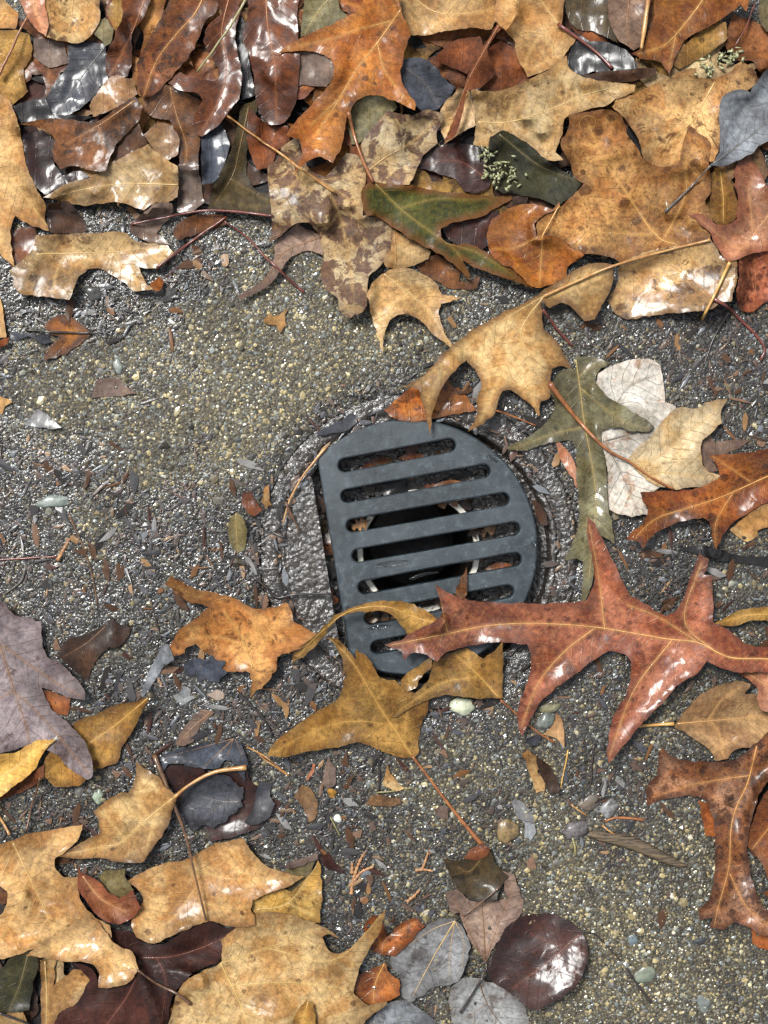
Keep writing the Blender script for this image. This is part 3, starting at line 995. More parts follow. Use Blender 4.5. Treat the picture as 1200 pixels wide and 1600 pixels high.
# ---------------------------------------------------------------- leaves, from the bottom of the heap upwards
# --- top left corner of the heap
leaf('leaf', 'dull grey-brown leaf scrap left of the slate leaf, upper left', 'A', 'mauve', '150,170 290,190 305,280 220,300 150,250', wet=.4)
leaf('leaf', 'speckled yellow-brown ragged leaf at the left edge near the top corner', 'A', 'ochre', '-60,130 60,135 130,150 145,240 105,310 125,410 90,440 50,470 -60,400', ['-40,220 60,280 100,400'], spots=.6, wet=.3, h=1)
leaf('leaf', 'small tan leaf corner at the very top left', 'A', 'tan', '-60,-60 40,20 85,60 70,125 -60,128', wet=.3, h=1)
leaf('leaf', 'dark slate wrinkled leaf lying wet in the upper left heap', 'A', 'slate', '300,190 380,185 470,200 485,330 440,400 380,470 310,510 240,520 200,450 240,370 300,290', ['470,210 360,350 250,510'], wet=1, spots=.1, und=.8, wrinkle=0.19, h=1)
leaf('leaf', 'black wet leaf strip below the slate leaf at upper left', 'A', 'black', '60,470 200,430 240,520 310,515 420,520 340,545 200,540 90,545', wet=1)
leaf('leaf', 'small grey-tan leaf scrap beside the crumpled tan leaf at the top', 'A', 'olive', '430,110 470,80 505,110 500,180 475,210 420,150', wet=.2, h=2)
leaf('leaf', 'dark wet maroon leaf in the hollow left of the tan-brown lobes', 'A', 'maroon', '100,600 190,580 250,640 240,720 280,780 360,760 400,790 280,830 200,870 130,800 110,700', wet=1)
leaf('leaf', 'red-brown upright leaf with a curled yellowish rim at the top left', 'A', 'rbrown', '470,60 520,-60 690,-60 650,60 590,150 590,280 570,340 500,350 475,330 475,240 520,150', ['660,-40 600,120 540,250 490,340'], wet=.6, h=2, cup=2, bumps=[(590, 170, 60, 4)])
leaf('leaf', 'small dark yellow curled scrap at the top left, in front of red-brown leaf', 'A', 'ochre', '480,40 530,-40 550,60 520,140 500,110', h=4, cup=2)
leaf('leaf', 'crumpled tan-brown leaf hanging in from the top edge, left', 'A', 'tan', '205,-60 190,60 215,130 205,165 300,190 370,185 420,140 445,90 440,-60', ['330,-60 320,60 300,180'], blotch=.55, wet=.3, h=3, und=1.6, cup=1.5)
leaf('leaf', 'pointed orange-red leaf tip at the top left corner', 'A', 'pink', '70,-60 100,30 135,100 170,140 205,165 215,120 205,40 200,-60', ['140,-60 160,50 200,150'], wet=.4, h=6)
leaf('leaf', 'wet glinting tan leaf scrap between slate and long brown leaf', 'A', 'tanw', '500,335 600,350 615,420 550,465 470,505 420,520 400,470 440,400', wet=1, wrinkle=0.25, h=1.5)
leaf('leaf', 'grey-black narrow leaf wedged between two glossy red-brown leaves, top', 'A', 'black', '1060,50 1100,120 1110,260 1140,420 1080,450 1060,330 1040,200', wet=1, h=1)
leaf('leaf', 'brown wet leaf with curved midrib, centre of the upper left heap', 'A', 'brown', '640,420 740,380 830,410 900,450 895,620 885,740 800,740 800,640 760,540 680,520 640,480', ['760,390 790,520 830,640 830,740'], wet=1, blotch=.3, h=1)
leaf('leaf', 'pale wrinkled wet lobe under the bright tan leaf, upper left', 'A', 'tanw', '640,600 700,550 770,560 800,620 795,690 750,715 690,670', wet=1, wrinkle=0.28, h=1)
leaf('leaf', 'flat mirror-wet leaf strip reflecting the sky, left of the olive leaf', 'A', 'mauve', '795,735 885,740 910,900 850,950 790,945', wet=1, spots=.1, h=1, tilt=1.0, und=.4)
leaf('leaf', 'dark rippled leaf strip with bright sky glints above the olive leaf', 'A', 'slate', '900,590 990,550 1022,650 970,800 900,825', wet=1, h=1.2, tilt=.9, und=.6, wrinkle=0.17)
leaf('leaf', 'dark brown shaded leaf lobe under the tan-brown leaf, upper left', 'A', 'dbrown', '500,690 560,610 620,550 660,640 620,690 500,725', wet=.6)
leaf('oak_leaf', 'bright wet tan leaf with a dark hole mark, upper left heap', 'A', 'ltan', '195,880 300,820 400,790 480,740 560,690 660,645 720,690 795,740 795,880 740,910 690,905 640,940 560,910 470,905 380,920 330,910 270,900', ['795,825 560,820 400,840 230,880', '660,650 740,700 795,745'], wet=1, wrinkle=0.19, h=1, blotch=.1)
leaf('oak_leaf', 'mottled tan-brown leaf with two blunt lobes, upper left heap', 'A', 'brown', '90,550 200,530 330,535 430,545 520,480 600,430 635,470 625,530 560,600 510,660 470,765 400,760 330,740 270,755 235,700 245,620 200,580', ['600,450 440,560 300,640', '440,560 470,690'], wet=.6, blotch=.5, spots=.5, h=2, cup=-1, bumps=[(440, 550, 90, 2.5)])
leaf('leaf', 'dark wet brown scrap with shiny ridges above the left tan leaf', 'A', 'dbrown', '215,910 300,900 350,950 395,1030 300,1045 210,1035', wet=1, wrinkle=0.22)
leaf('leaf', 'dark red-brown folded leaf base at the lower left of the upper heap', 'A', 'rbrown', '40,1030 160,1000 168,1110 130,1200 50,1190', wet=.8)
leaf('leaf', 'brown wet scrap under the dark red twig, left of centre', 'A', 'brown', '780,1010 860,960 1000,960 1020,1000 900,1040 800,1070 770,1060', wet=.8)
leaf('oak_leaf', 'long tan leaf with yellow midrib at the lower left of the upper heap', 'A', 'tan', '60,1250 40,1210 130,1130 165,1050 280,1045 420,1040 560,1040 620,1080 740,1080 775,1130 720,1190 660,1200 620,1190 650,1260 690,1295 600,1300 560,1270 480,1215 420,1195 350,1240 310,1340 230,1330 100,1310 60,1280', ['160,1135 350,1130 500,1125 640,1110 760,1105', '500,1125 560,1200 640,1280', '300,1131 250,1220 240,1310'], blotch=.45, wet=.9, h=.8, cup=1, bumps=[(260, 1290, 70, 3), (110, 1250, 60, 2.5)])
leaf('leaf', 'greyish wet leaf scrap overlapping the long tan leaf tip', 'A', 'mauve', '580,1000 690,910 770,905 770,950 700,1040 760,1090 660,1080 590,1040', wet=1, h=.5)
leaf('leaf_scrap', 'small bright orange leaf scrap at the tip of the long tan leaf', 'A', 'orange', '670,1265 710,1235 735,1260 710,1300 680,1290', wet=.3, h=.8)
leaf('oak_leaf', 'olive-brown leaf standing tall left of the mottled cream leaves', 'A', 'dolive', '1155,440 1130,560 1100,700 1110,800 1150,860 1250,860 1450,880 1450,975 1260,970 1060,950 930,930 940,860 980,780 1030,680 1060,560 1080,480', ['1110,480 1070,660 1040,780 960,910', '1030,800 1200,900'], wet=.4, h=2, cup=1.2)
leaf('oak_leaf', 'large smooth tan leaf at the left edge, upper left heap', 'A', 'tan', '-90,380 30,440 70,520 100,630 120,750 170,850 205,920 200,970 220,1030 150,1010 70,965 50,1000 50,1100 65,1190 0,1140 -90,1100', ['-60,700 40,790 130,900 210,1010', '-20,560 50,620 90,700'], wet=.35, spots=.15, blotch=.1, h=3, cup=-1.5)
leaf('leaf', 'long brown leaf with light midrib slanting down from the top, left', 'A', 'rust', '780,-60 720,80 660,190 620,260 610,340 615,400 640,440 680,430 750,360 830,270 880,180 920,90 960,60 990,-60', ['930,-60 870,60 790,150 700,270 640,430'], mat=leaf_mat('bark', .4, .55, .3, .6), h=3.5, cup=-1.5)
leaf('leaf', 'glossy red-brown twisted leaf with white sheen beside the long brown leaf', 'A', 'rbrown', '950,-60 990,60 920,130 915,210 950,260 985,330 960,360 860,350 800,320 750,370 800,400 880,415 905,450 880,500 860,545 870,590 900,610 960,570 1020,500 1070,430 1080,330 1060,230 1050,130 1070,60 1060,-60', ['1030,-40 990,140 1010,280 990,420 900,590'], wet=1, h=3, cup=1.5)
# --- top centre
leaf('leaf', 'shaded brown leaf under the orange oak leaf, left lobe', 'B', 'mauve', '200,230 420,230 420,310 370,390 260,380 200,420 130,330', wet=.3, h=1)
leaf('leaf', 'grey-tan leaf top behind the orange oak leaf', 'B', 'olive', '255,165 275,0 320,-60 420,-50 430,40 470,75 400,115 300,160', ['420,-50 330,60 270,160'], wet=.2, h=1.5, spots=.2)
leaf('leaf', 'rusty red leaf under the olive-brown and orange leaves', 'B', 'rbrown', '20,480 120,560 200,560 210,640 150,680 120,740 60,760 20,640', wet=.8)
leaf('leaf', 'dry dark grey rounded leaf right of the orange oak leaf', 'B', 'slate', '700,265 790,258 850,290 890,340 945,390 880,480 800,495 770,470 700,420', ['720,300 820,380 870,470'], wet=.15, h=1, blotch=.3)
leaf('leaf', 'grey-tan leaf in the notch below the orange oak leaf', 'B', 'olive', '470,500 540,400 660,430 690,480 640,520 560,600 520,640 480,640', wet=.5, h=.5)
leaf('leaf', 'pinkish brown leaf point in the dark gap at top centre right', 'B', 'rbrown', '840,265 950,180 1060,160 1080,220 1000,330 920,300', wet=.3, h=1.5)
leaf('leaf', 'red-brown leaf in the hollow behind the folded brown strip', 'B', 'rbrown', '1060,250 1150,180 1280,250 1290,380 1200,420 1080,400 1010,380', wet=.3, h=.5)
leaf('leaf', 'pale grey leaf slice left of the folded brown strip', 'B', 'cream', '880,490 960,390 1010,400 1030,480 1040,560 960,600 900,640 880,560', ['1000,420 930,560'], wet=.2, h=1.5, blotch=.05)
leaf('oak_leaf', 'large tan-orange leaf along the top edge right of the orange oak leaf', 'B', 'tan', '680,-60 740,140 770,160 900,140 1020,125 1110,130 1140,60 1150,-60', ['700,-60 850,50 1000,60 1120,40'], wet=.3, spots=.1, h=4, cup=-1.5)
leaf('leaf', 'glossy dark red-brown leaf with white-blue sheen, top left of centre', 'B', 'rbrown', '20,-60 20,60 0,160 30,260 45,330 60,450 100,540 140,560 190,540 235,450 250,320 250,200 240,60 260,-60', ['100,-60 110,120 140,280 145,400 150,540'], wet=1, h=2.5, und=.7, blotch=.4)
leaf('oak_leaf', 'dark maroon oval leaf with orange mottles beside the lichen tuft', 'B', 'maroon', '785,720 850,660 960,640 1060,665 1080,700 1150,740 1120,790 1080,850 1000,855 940,800 860,770 790,750', ['1090,800 960,720 800,730'], wet=.9, blotch=.1)
leaf('leaf', 'dark reddish leaf lying under the green leaf lobes', 'B', 'maroon', '890,1020 1010,970 1140,940 1120,1080 1040,1120 920,1070', wet=.7)
leaf('leaf', 'brown leaf poking out below the green leaf, above the claw-shaped tan leaf', 'B', 'brown', '860,1130 970,1210 965,1260 1060,1240 1040,1290 930,1290 870,1260 800,1220 770,1190', wet=.4, blotch=.4)
leaf('oak_leaf', 'grey-brown curved leaf tail below the mottled cream leaf', 'B', 'mauve', '150,1080 240,1000 350,1050 360,1140 280,1120 200,1160 160,1220 100,1280 0,1335 -25,1325 60,1270 120,1200 140,1130', ['340,1060 180,1130 90,1270'], wet=.5, blotch=.3)
leaf('oak_leaf', 'cream leaf with purple-brown patches above the green leaf stem', 'B', 'cream', '640,490 700,510 750,515 820,490 880,500 890,540 860,590 870,640 810,690 780,750 740,825 640,830 590,820 540,720 530,640 570,580 620,520', ['560,760 640,700 760,630 860,540'], blotch=.75, spots=.3, wet=.5, h=2, cup=1.2)
leaf('oak_leaf', 'large mottled cream and brown leaf left of the green leaf', 'B', 'cream', '170,660 240,610 260,680 300,760 370,790 460,680 530,700 545,790 540,860 530,960 600,970 690,1000 680,1080 640,1150 600,1200 560,1240 550,1370 520,1400 470,1420 430,1380 420,1330 370,1290 345,1220 360,1150 340,1060 290,990 230,1000 170,1050 118,1080 130,1000 120,900 105,790 115,740 150,710', ['270,770 400,840 520,920', '350,805 440,790 540,760', '370,830 430,960 460,1090 490,1300', '270,770 200,860 140,1020'], blotch=.8, spots=.4, wet=.35, h=1.5, cup=.8)
leaf('leaf', 'tan leaf with a small white hole under the green leaf', 'B', 'tan', '670,1030 740,1060 840,1120 830,1150 760,1185 700,1200 640,1195 625,1170 660,1100', wet=.4, h=1, blotch=.3)
leaf('oak_leaf', 'pale claw-shaped tan leaf with four points on bare concrete', 'S', 'ltan', '575,455 600,425 640,420 680,440 690,460 722,465 690,475 685,490 695,520 712,547 680,525 655,500 630,490 610,500 600,525 597,551 588,520 578,480', ['600,428 640,460 670,485 705,540', '640,460 610,480 597,545'], wet=.5, blotch=.3, h=1, bumps=[(640, 455, 60, 2)])
leaf('oak_leaf', 'big orange oak leaf with pinkish glossy tips at top centre', 'B', 'orange', '550,-60 520,40 470,70 420,95 300,150 200,200 150,240 240,225 320,235 380,255 405,300 395,360 340,430 280,490 220,560 190,605 250,620 265,680 235,760 225,790 260,740 330,700 400,725 440,650 455,560 480,490 520,440 580,425 650,440 700,460 765,495 770,460 730,410 705,330 720,230 745,140 710,60 690,-60', ['720,20 600,190 500,320 430,440 330,600', '660,95 520,130 400,170 250,205', '600,195 630,310 720,440', '430,440 300,560'], spots=.5, blotch=.15, wet=.55, h=4, cup=-1.2, bumps=[(230, 720, 110, -1.5)])
leaf('leaf', 'narrow folded red-brown leaf strip standing up at top centre right', 'B', 'rbrown', '1195,10 1150,60 1120,130 1060,220 1010,310 985,390 960,480 925,560 900,640 950,600 980,510 1000,400 1060,390 1130,330 1110,280 1090,220 1140,140 1200,60', ['1190,30 1090,200 1000,370 930,560'], wet=.2, h=4, cup=-2)
leaf('oak_leaf', 'green oak leaf with orange tips and reddish stem, upper centre', 'B', 'green', '560,810 530,850 535,920 545,965 580,960 660,1010 740,1060 830,1110 900,1150 960,1200 1010,1250 1000,1200 975,1160 1050,1200 1200,1250 1295,1290 1200,1200 1080,1120 1000,1090 920,1090 880,1060 885,1020 940,990 1050,970 1130,930 1200,890 1195,875 1100,875 1000,865 850,850 760,830 680,825 600,815', ['580,810 700,930 830,1030 940,1110 1000,1200', '700,930 850,890 1000,890 1180,880', '900,1085 1050,1130 1200,1225'], stem='580,812 540,730 500,620 470,500', stem_col='orange', stem_r=(.7, .6), wet=.3, spots=.15, blotch=.1, edge=.8, h=2.2, cup=-1.2)
# --- top right
leaf('leaf', 'dark olive wet leaf behind tan leaf at the top right', 'C', 'dolive', '300,-60 480,-60 500,90 530,190 420,140 340,125 300,60', wet=.9, h=.5)
leaf('leaf', 'dark wet leaf with bright sky reflections, top right', 'C', 'black', '310,130 400,180 480,190 560,220 610,270 620,300 540,325 430,320 340,335 290,290 320,210', wet=1, wrinkle=0.22, h=.8, tilt=.8, und=.7)
leaf('leaf', 'brown leaf under the red stem near the top right corner', 'C', 'brown', '1040,60 1200,130 1300,300 1170,330 1130,270 1060,270 1010,200', spots=.4, wet=.3, h=.8)
leaf('leaf', 'grey wet leaf at the very top right corner', 'C', 'olive', '1160,0 1300,-40 1300,150 1190,140 1160,80', wet=1, wrinkle=0.22, h=2)
leaf('leaf', 'yellow-brown leaf under the orange leaf, top right', 'C', 'ochre', '770,290 850,180 960,110 1010,100 1020,170 960,220 900,260 800,310', wet=.3, h=1, spots=.4)
leaf('leaf', 'dry mauve-brown leaf hanging in from the top right edge', 'C', 'mauve', '480,-60 490,90 530,170 600,225 640,190 650,80 690,-60', ['590,-60 570,100 590,215'], wet=.2, h=2)
leaf('oak_leaf', 'smooth tan leaf at the top edge with a dark brown stem, right of centre', 'C', 'tan', '0,-60 -20,80 30,140 70,190 75,250 130,340 200,320 280,260 330,190 345,160 280,120 300,-60', ['265,110 200,20 160,-60', '265,115 160,190 110,300'], stem='265,110 330,155 430,230 505,305', stem_col='red', stem_r=(.8, .55), wet=.25, spots=.1, h=3, cup=-1)
leaf('leaf', 'dark brown leaf edge below the smooth tan leaf at top right', 'C', 'dbrown', '330,345 430,325 560,315 700,300 700,330 610,360 520,370 400,355', wet=.3, h=1.5)
leaf('leaf', 'yellow-tan mottled oak leaf under the blue-grey leaf, right', 'C', 'tan', '500,475 530,440 600,420 700,370 830,310 880,300 890,350 1000,340 1080,270 1140,310 1160,360 1100,410 1010,420 990,480 985,560 990,620 960,720 920,720 850,700 815,740 720,755 650,710 620,620 560,530', ['960,370 900,480 840,580 760,740', '900,480 760,500 640,470', '860,545 740,660'], spots=.6, blotch=.5, wet=.3, h=1, cup=1)
leaf('oak_leaf', 'pale tan oak leaf with purple specks, centre of the upper right heap', 'C', 'ltan', '-130,400 -113,480 -103,560 -118,650 -40,650 10,590 100,620 180,690 220,720 285,712 250,680 280,600 290,530 330,510 390,490 480,470 530,440 600,410 612,380 520,370 400,350 320,310 300,250 200,320 100,370 0,405', ['-110,545 40,545 200,500 380,425 520,390 600,385', '30,545 25,580', '40,545 60,450'], spots=.5, blotch=.35, wet=.25, h=2.2, cup=1)
leaf('leaf', 'lichen-stained olive leaf between maroon oval leaf and amber leaf', 'C', 'dgreen', '-40,610 20,585 110,630 190,700 300,770 370,815 330,870 270,920 180,890 100,870 0,850 -60,760', ['0,600 180,740 360,810'], blotch=.5, wet=.3, h=.8)
leaf('leaf', 'small oval yellowish leaf beside the pale red leaf, right', 'C', 'ochre', '960,745 1000,750 1040,830 1065,910 1050,980 1000,1015 950,980 940,900 945,820', ['985,750 1000,880 1000,1005'], wet=.3, h=1, spots=.5)
leaf('oak_leaf', 'large amber oak leaf with dark spots in the upper right heap', 'C', 'orange', '395,500 490,490 550,520 570,590 610,650 650,710 720,745 800,735 820,650 845,555 900,600 940,640 935,720 940,790 945,860 920,900 950,980 940,1060 860,1090 760,1110 640,1130 540,1170 490,1145 400,1135 330,1110 260,1060 170,1050 165,1000 210,955 270,930 330,870 375,820 340,790 300,700 275,640 310,570 310,510 350,505', ['800,1095 700,1050 560,850 460,700 400,560', '700,1050 400,1035 175,1020', '740,1060 830,870 830,700'], mat=leaf_mat('amber', .9, .25, .4, .5), h=1.8, cup=.6, und=1.2)
leaf('leaf', 'glossy orange-brown curled leaf under the amber leaf', 'C', 'orange', '-40,1000 0,960 60,920 150,910 240,935 265,900 272,930 200,960 160,1000 170,1050 260,1060 330,1110 380,1135 340,1170 310,1190 300,1240 250,1260 190,1280 150,1280 60,1200 0,1170 -50,1100', ['270,920 200,1000 190,1120 180,1270', '195,1050 60,1110 -30,1110'], wet=.8, h=2.2, und=1.5)
leaf('oak_leaf', 'drenched brown leaf with mirror-like puddles of sky, right', 'C', 'rbrown', '540,1170 640,1130 760,1100 860,1090 940,1060 970,1100 1000,1150 1060,1160 1060,1240 1040,1340 1000,1350 920,1385 800,1395 640,1415 560,1425 500,1370 480,1340 520,1280', ['960,1340 860,1250 760,1180', '860,1250 700,1270'], mat=leaf_mat('tan', .3, .55, .2, 1.0), stem='950,1330 1020,1370 1080,1430 1150,1500 1185,1560 1165,1610', stem_col='red', stem_r=(.8, .5), h=.8, und=.6, tilt=.75, wrinkle=0.06)
leaf('leaf', 'purple-brown leaf at the right edge below the pale red leaf', 'C', 'mauve', '1070,1140 1200,1110 1300,1120 1300,1360 1200,1350 1130,1390 1075,1390 1060,1320 1070,1230', mat=leaf_mat('red', .5, .6, .3, .5), h=.8, cup=1)
leaf('oak_leaf', 'pale red oak leaf with yellow veins at the right edge', 'C', 'pink', '1060,720 1120,700 1170,780 1200,830 1320,850 1320,1100 1200,1120 1100,1140 1060,1160 1020,1165 970,1100 940,1040 850,955 900,955 950,990 1010,1005 1060,980 1065,880 1050,800', ['1320,840 1200,965 1110,1080 1030,1170', '1130,1050 1125,950 1110,830', '1080,1115 980,1050 880,965'], stem='1030,1170 960,1320 905,1425', stem_col='yellow', stem_r=(.7, .5), wet=.7, h=2, spots=.3, mat=leaf_mat('pink', .4, .35, .5, .8))
leaf('leaf', 'blue-grey rough leaf with a dark thread stem at the right edge', 'C', 'grey', '985,480 1010,420 1080,400 1120,410 1160,350 1200,310 1310,280 1310,560 1180,640 1100,700 1000,742 945,738 985,680 985,580', ['945,738 1080,640 1200,540 1310,440', '1060,650 1100,520 1150,430'], stem='945,738 850,840 740,945', stem_col='grey', stem_r=(.4, .45), wet=.3, h=2, spots=.1, cup=2)
leaf('oak_leaf', 'bright orange glossy leaf hanging in at the top right', 'C', 'orange', '690,-60 690,80 660,160 640,210 590,240 640,265 700,270 740,300 755,330 780,270 830,180 900,140 1000,80 1080,20 1100,50 1115,0 1110,-60', ['950,-60 850,80 740,200 620,240', '790,145 760,300'], wet=.7, spots=.25, h=4, cup=-1)
# --- between the heap and the grate
leaf('leaf', 'shaded red-brown leaf bits lying at the top lip of the drain', 'S', 'orange', '600,640 650,600 690,590 720,610 745,640 700,650 660,658 620,655', wet=.9, blotch=.5)
leaf('oak_leaf', 'tan oak leaf on a long yellow stem pointing at the grate top', 'S', 'tan', '845,470 847,490 850,512 868,532 880,552 894,578 875,572 862,575 860,600 860,622 845,628 841,652 828,632 810,617 795,610 780,618 772,645 755,662 733,674 745,650 745,625 752,600 742,578 728,562 712,578 700,590 692,604 684,622 676,646 672,680 666,650 660,630 655,608 640,605 625,605 660,588 690,555 725,525 765,500 800,482 830,467 852,452 875,438 905,418 935,410 958,413 958,440 945,470 930,500 912,502 895,480 875,474 858,482',
     ['850,462 815,515 825,560 835,640', '850,462 770,510 700,560 650,600', '818,530 790,570 750,660', '855,465 900,450 940,430'], stem='850,463 905,438 960,415 1040,392 1110,375', stem_col='tan', stem_r=(.62, .42), wet=.35, spots=.15, blotch=.1, h=4, cup=-1, und=1.2, bumps=[(690, 600, 45, 2.5), (900, 450, 60, 1)], mat=leaf_mat('tan', .15, .15, .5, .4))
leaf('leaf', 'bleached white leaf with brown stains right of the grate', 'D', 'white', '440,380 520,340 600,320 680,320 720,350 735,440 740,480 740,510 790,530 760,620 720,720 730,880 640,940 665,990 660,1010 600,1020 540,1010 490,990 480,800 450,680 440,600 430,480', ['450,690 600,650 680,640', '470,640 560,460 690,390', '480,700 560,860 620,1000'], wet=.2, blotch=.35, spots=.1, h=.8, und=1.2, edge=.1)
leaf('leaf', 'grey-mauve curled leaf lobe behind the beige leaf, right', 'D', 'mauve', '900,670 940,650 960,690 1040,680 1130,675 1080,710 1000,745 940,745 980,820 930,820 900,750', wet=.4, h=.8)
leaf('leaf_scrap', 'rolled pinkish leaf scrap beside the olive leaf, right of the grate', 'T', 'pink', '435,255 470,250 540,340 600,460 612,620 560,520 490,400', wet=.8, h=.6, cup=-1)
leaf('oak_leaf', 'olive-grey wet oak leaf stretched down the right of the grate', 'D', 'olive', '340,300 420,310 500,335 450,370 435,420 480,480 560,530 660,590 690,615 670,640 590,640 520,620 460,640 455,690 475,760 480,860 490,980 520,1140 460,1110 425,1090 420,1200 415,1320 385,1400 365,1395 375,1300 375,1220 350,1210 285,1220 320,1150 355,1060 355,960 345,850 345,740 330,680 260,685 180,705 100,725 30,715 80,690 150,650 220,590 250,530 230,450 260,390 290,360 340,360', ['340,305 360,440 380,600 410,760 430,900 430,1000 400,1300', '362,445 450,520 560,600 670,630', '385,620 250,650 60,715', '355,400 420,340'], wet=.85, spots=.2, blotch=.35, h=.8, cup=.6)
leaf('oak_leaf', 'smooth beige leaf with an orange stem lying on the white leaf', 'D', 'ltan', '1020,493 990,560 995,600 950,640 910,680 900,730 910,790 940,825 985,830 985,860 930,880 820,895 780,900 700,880 620,820 570,765 610,720 680,660 730,590 800,535 880,540 930,510', ['780,900 680,840 580,770', '590,775 700,760 830,650 960,560', '660,815 800,830 930,850'], stem='780,900 680,845 580,775 480,720 370,610 280,500 225,425', stem_col='orange', stem_r=(.5, .8), wet=.25, spots=.1, blotch=.1, h=2, cup=1.8, mat=leaf_mat('cream', .1, .08, .2, .35))
leaf('leaf', 'tan leaf corner under the orange-red leaf at the right edge', 'D', 'tan', '1030,1080 1090,1030 1200,960 1320,960 1320,1080 1200,1070 1155,1080 1150,1110 1110,1130 1060,1110', wet=.3, h=.6, spots=.1)
leaf('oak_leaf', 'vivid orange-brown speckled oak leaf reaching in from the right edge', 'D', 'rust', '940,745 1030,740 1120,735 1200,715 1320,670 1320,940 1190,960 1100,1010 1040,1050 1000,1110 965,1180 950,1100 940,1050 910,1025 820,1040 740,1070 680,1110 640,1165 620,1130 570,1125 600,1080 650,1040 665,980 640,950 630,910 700,905 800,905 900,890 960,860 985,840 975,790', ['1320,790 1200,840 1000,930 850,980 700,1030 610,1110', '1130,870 1010,790 950,750', '1050,905 970,1040 965,1160'], spots=.85, wet=.8, h=2.5, cup=1, blotch=.3)
leaf('leaf', 'dark waterlogged leaf film under the orange-red leaf, right', 'K', 'black', '810,215 900,195 1000,215 1100,240 1320,245 1320,285 1200,290 1100,275 1000,262 900,235', wet=1, und=.2, bend=0.0, lift_edge=.3)
# --- right side
leaf('oak_leaf', 'plain orange-brown leaf at the right edge under the spattered leaf', 'J', 'rust', '1320,40 1190,170 1130,300 1110,400 1150,450 1190,520 1200,600 1180,620 1320,690', ['1320,200 1200,330 1130,420'], mat=leaf_mat('bark', .15, .2, .3, .6), h=.5, cup=1)
leaf('leaf', 'dark orange leaf edge peeping from under the spattered leaf, left side', 'J', 'rust', '890,200 950,230 1000,360 920,362 910,300', wet=.5, spots=.2)
leaf('leaf', 'small brown leaf edge below the spattered leaf in the right corner', 'J', 'rust', '1125,770 1200,800 1320,810 1320,860 1180,868 1130,840', wet=.5, spots=.2)
leaf('oak_leaf', 'taupe leaf with a pale yellow stem under the big red leaf', 'K', 'tanw', '800,970 850,900 920,830 1000,790 1080,775 1130,790 1100,830 1150,830 1200,900 1320,900 1320,1020 1150,1090 1130,1060 1080,1060 1045,1075 1030,1110 980,1115 940,1060 880,1015', ['800,958 950,945 1130,930 1250,920', '940,948 1000,860 1080,800', '960,948 1000,1020 1010,1100'], stem='800,957 720,962 650,966', stem_col='yellow', stem_r=(.8, .6), wet=.3, spots=.15, h=1, cup=1.2)
leaf('oak_leaf', 'brown oak leaf with dense dark spatter and white wet sheen, lower right', 'J', 'rust', '710,-10 705,90 690,100 655,150 660,225 720,200 800,185 890,185 930,220 960,300 965,400 960,550 935,650 895,690 895,740 950,720 940,770 1000,775 1060,750 1130,780 1200,815 1320,830 1320,720 1200,690 1150,610 1120,520 1110,400 1130,280 1190,130 1320,20 1320,-150 1200,-100 1130,-40 1060,20 960,30 830,25 760,0 730,-30', ['1150,-40 1110,120 1060,230 1035,330 1025,500 980,670 960,760', '1120,90 980,110 830,140 690,190', '1030,530 1100,670 1200,760'], mat=leaf_mat('spat', 1.0, .6, .5, .9), h=1.5, cup=.8, wrinkle=0.17)
leaf('leaf', 'pale pink wet leaf at the right edge above the spattered leaf', 'K', 'pink', '1070,740 1110,700 1200,685 1320,690 1320,920 1200,905 1160,880 1150,800', ['1320,760 1200,790 1100,730'], wet=1, wrinkle=0.17, h=2.5, tilt=.8)
leaf('leaf', 'narrow brown leaf lobe at the right edge behind the big red leaf', 'K', 'ochre', '970,530 1040,490 1120,465 1320,460 1320,540 1200,520 1120,520 1050,540', ['1300,490 1120,495 980,530'], wet=.3, h=1.5)
# --- lower right, on the bare concrete
leaf('leaf', 'light grey leaf at the bottom edge left of the maroon round leaf', 'I', 'grey', '560,1200 640,1110 740,1090 780,1130 850,1180 870,1320 500,1320', ['640,1310 700,1180 760,1110'], wet=.4, und=.6, blotch=.4, spots=.4, jit=2.5)
leaf('leaf', 'pale grey leaf under the round maroon leaf at the bottom edge', 'I', 'pgrey', '920,1060 980,1000 1060,1000 1140,1030 1200,1060 1260,1130 1290,1320 980,1320 930,1160', ['1050,1005 1100,1130 1200,1260', '1090,1110 980,1180'], wet=.4, und=.6, blotch=.45, spots=.5, jit=2.5, vcol='dbrown')
leaf('leaf', 'lilac-grey leaf with dark ribs left of the round maroon leaf', 'I', 'grey', '905,615 960,600 1000,640 1080,655 1180,640 1143,510 1200,530 1240,610 1235,720 1160,790 1110,870 1080,925 1040,870 1000,800 975,720 920,690', ['1082,925 1075,780 1065,660', '1082,925 1130,780 1200,600', '1080,920 1010,790 940,640'], stem='1085,925 1085,960 1040,1040 970,1150', stem_col='dark', stem_r=(.4, .5), mat=leaf_mat('mauve', .3, .35, .2, .4), und=.6, h=.3, vcol='dbrown', jit=2.5)
leaf('leaf', 'dark translucent brown leaf draped over the lilac-grey leaf', 'I', 'dolive', '890,462 980,472 1070,440 1100,425 1130,490 1185,540 1150,590 1130,650 1050,652 980,620 940,570', ['1080,440 1010,520 960,500'], wet=.7, h=1, mat=leaf_mat('dolive', .2, .5, .3, .8))
leaf('leaf', 'silver-grey three-veined leaf at the bottom, centre right', 'I', 'grey', '660,910 700,850 780,790 850,745 920,725 970,750 1000,810 1010,880 990,950 960,1010 900,1030 850,1040 780,1080 740,1105 700,1060 700,990 670,960', ['945,740 850,900 760,1070', '945,740 925,860 920,1000', '945,740 840,780 720,860', '945,740 985,830 975,960'], wet=.6, und=.8, h=.5, spots=.15, mat=leaf_mat('grey', .35, .4, .3, .5), rib_r=.3, vcol='tan', jit=2.5, fold=.05)
